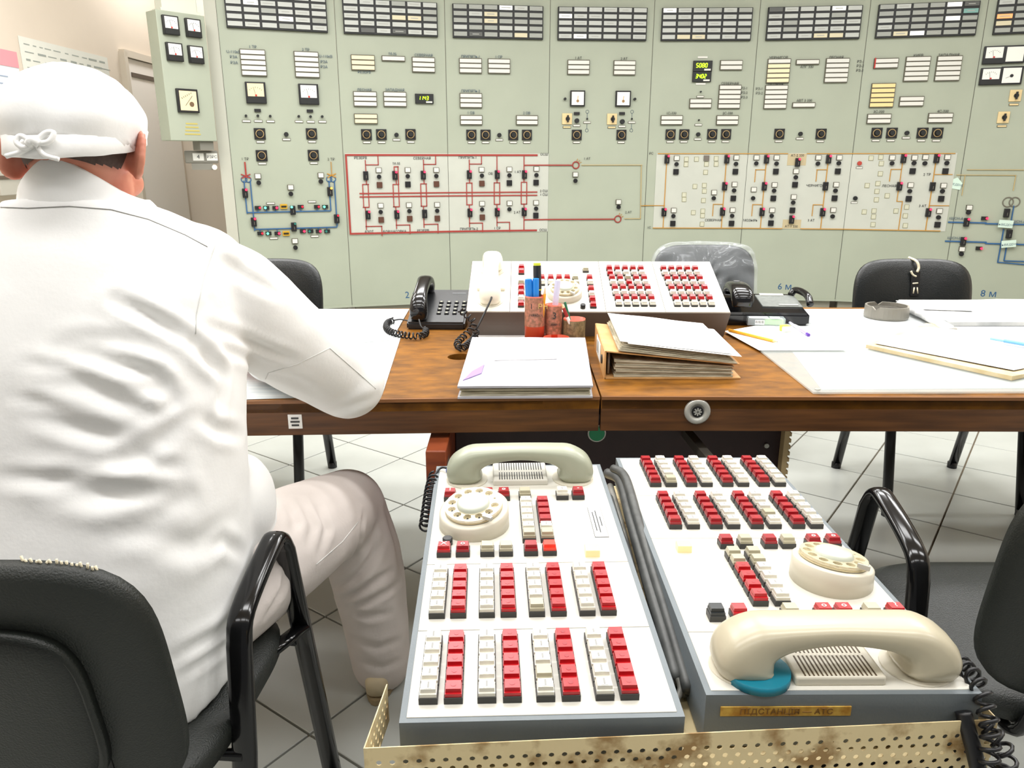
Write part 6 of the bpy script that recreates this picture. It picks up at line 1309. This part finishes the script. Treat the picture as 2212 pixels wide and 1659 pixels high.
# --- trousers
bm = bmesh.new()
ball(bm, (-0.63, 1.05, 0.57), (0.195, 0.15, 0.095))
for i, (H_, K_, A_n) in enumerate(zip(HIP, KN, AN)):
    s = 1 if i == 0 else -1
    limb(bm, [H_, H_.lerp(K_, 0.55) + Vector((0.012 * s, 0, 0.012)), K_], [0.115, 0.106, 0.090], 20)
    limb(bm, [K_ + Vector((0, -0.005, 0)), K_.lerp(A_n, 0.45) + Vector((0.016 * s, -0.012, 0)), A_n + Vector((0.002, 0.0, -0.045))], [0.091, 0.088, 0.072], 20)
me = bake(bm, [('REMESH', dict(mode='VOXEL', voxel_size=0.0072)), ('SMOOTH', dict(factor=0.6, iterations=10))])
k3 = 2212 / 940; z3 = lambda *p: [(x / k3, 1000 + y / k3) for x, y in p]
CT_ = [(z3((1690, 700), (1780, 680), (1900, 600), (2000, 540)), 0.010, 0.008), (z3((1700, 720), (1830, 720), (1960, 660), (2040, 600)), 0.008, 0.008), (z3((1680, 640), (1800, 590), (1900, 480), (1950, 380)), 0.009, 0.009), (z3((1740, 740), (1880, 780), (2000, 760)), 0.006, 0.009),
       (z3((1850, 260), (1830, 400), (1760, 540)), 0.007, 0.009), (z3((1900, 330), (1900, 440), (1840, 560)), 0.006, 0.008), (z3((1600, 180), (1660, 330), (1620, 480)), 0.005, 0.010), (z3((1530, 190), (1590, 320), (1560, 430)), 0.004, 0.009), (z3((1460, 200), (1500, 300), (1490, 360)), 0.004, 0.009),
       (z3((1800, 900), (1920, 940), (2050, 900)), 0.005, 0.010), (z3((1830, 1010), (1940, 1040), (2060, 1000)), 0.004, 0.010), (z3((1960, 230), (2010, 400), (2040, 560)), 0.005, 0.010), (z3((1420, 480), (1380, 600), (1290, 800)), 0.006, 0.010), (z3((1450, 520), (1430, 650), (1340, 800)), 0.005, 0.008)]
me = creases(me, CT_, 0.0018, (1, 0.6, 1), 10)
sp = project(me, z3((1820, 300), (1740, 400), (1660, 470), (1580, 540)), 0.0004); trousers = pmesh('trousers', me, TROU)
if len(sp) > 3: tube('seam', [pin @ p for p in sp], 0.0009, M('seam_light', (214, 214, 210), 0.9), trousers, 5)
# --- shoes
for A_n in AN:
    bm = bmesh.new(); b0 = A_n + Vector((0, -0.05, -0.06))
    addloft(bm, catmull([b0 + Vector((0, -0.035, 0.0)), b0 + Vector((0, 0.02, 0.004)), b0 + Vector((0, 0.10, 0.0)), b0 + Vector((0, 0.18, -0.008)), b0 + Vector((0, 0.225, -0.014))], 5), [(q.x, q.y) for q in catmull([Vector((0.020, 0.022, 0)), Vector((0.036, 0.036, 0)), Vector((0.036, 0.045, 0)), Vector((0.028, 0.046, 0)), Vector((0.014, 0.026, 0))], 5)], 18, (0, 0, 1), 2.6)
    for v in bm.verts: v.co.z = max(v.co.z, 0.012)
    bmesh.ops.transform(bm, matrix=pin, verts=bm.verts); sh = bmobj('shoe', bm, M('shoe_beige', (206, 190, 156), 0.6), person, True)
    bm = bmesh.new(); prism(bm, [(math.cos(a) * (0.043 + 0.004 * math.sin(a)), 0.095 + 0.138 * math.sin(a)) for a in [2 * math.pi * k / 24 for k in range(24)]], 0.0, 0.014, Matrix.Translation((A_n.x, A_n.y - 0.05, 0.001))); bmesh.ops.transform(bm, matrix=pin, verts=bm.verts); bmobj('sole', bm, M('sole', (150, 132, 100), 0.7), sh)
# --- cap: puffed crown, band and a tied bow at the back
bm = bmesh.new(); bmesh.ops.create_uvsphere(bm, u_segments=72, v_segments=48, radius=1)
rim = lambda y: 0.001 + 0.56 * y
for v in bm.verts:
    c = Vector((v.co.x * 0.101, v.co.y * 0.116, v.co.z * 0.102)); c.y -= 0.006
    a = math.atan2(c.x, c.y)
    g = max(0.0, 1 - abs(c.z - rim(c.y) - 0.02) / 0.07)
    c += c.normalized() * (0.0022 * noise.noise(Vector((a * 4.2, c.z * 9, 2))) + 0.0030 * g * noise.noise(Vector((a * 9, c.z * 5, 7))) + 0.0042 * noise.noise(c * 18))
    k_ = min(1.0, max(0.0, (0.05 - (c.z - rim(c.y))) / 0.05)); k_ = k_ * k_ * (3 - 2 * k_); c.x *= 1 - 0.13 * k_; c.y *= 1 - 0.09 * k_
    v.co = c
bmesh.ops.delete(bm, geom=[f for f in bm.faces if f.calc_center_median().z < rim(f.calc_center_median().y) - 0.002], context='FACES')
for v in bm.verts: v.co = hp(*v.co)
bmesh.ops.recalc_face_normals(bm, faces=bm.faces)
me = bake(bm, [('SOLIDIFY', dict(thickness=0.003, offset=-1.0))]); cap = pmesh('cap', me, COAT)
bm = bmesh.new(); N = 48; rows = []
for dz, gr in ((-0.016, 0.97), (-0.015, 1.0), (0.0, 1.015), (0.012, 1.03), (0.014, 1.01)):
    rows.append([bm.verts.new(pin @ hp(0.0850 * gr * math.sin(a), 0.1035 * gr * math.cos(a) - 0.006, rim(0.1035 * math.cos(a)) + dz + 0.002 * noise.noise(Vector((math.sin(a) * 3, math.cos(a) * 3, dz * 40))))) for a in [2 * math.pi * i / N for i in range(N)]])
for a, b in zip(rows, rows[1:]):
    for i in range(N): bm.faces.new((a[i], a[(i + 1) % N], b[(i + 1) % N], b[i]))
bmobj('cap_band', bm, COAT, cap, True)
kx = lambda x, z, y=-0.116: pin @ hp(x, y, rim(-0.11) + 0.004 + z)
for pts in ([(0, 0), (-0.016, 0.010), (-0.022, 0.002), (-0.012, -0.006), (0, 0)], [(0, 0), (0.014, 0.014), (0.024, 0.014), (0.018, 0.002), (0, 0)]):
    tube('bow_loop', catmull([kx(*p) for p in pts], 6), 0.0036, COAT, cap, 8)
tube('bow_knot', catmull([kx(-0.006, -0.002), kx(0, 0.002, -0.120), kx(0.007, -0.001)], 5), 0.006, COAT, cap, 8)
for pts in ([(0, 0), (-0.018, -0.010), (-0.036, -0.016)], [(0.002, -0.002), (0.012, -0.014), (0.030, -0.020)]):
    tube('bow_tail', catmull([kx(*p, -0.112) for p in pts], 6), 0.0032, COAT, cap, 8)
# pen in the writing hand
q0 = WR + Vector((-0.055, 0.105, -0.030)); pen('ballpoint_pen', 'blue ballpoint pen held in the writing hand of the seated person', 'pen', q0, q0 + Vector((0.03, -0.05, 0.12)), 0.0045, [('barrel', 0.06, 1, 1, M('pen_sky2', (120, 182, 238), 0.3)), ('point', 0, 0.06, (0.2, 1), STEEL)])
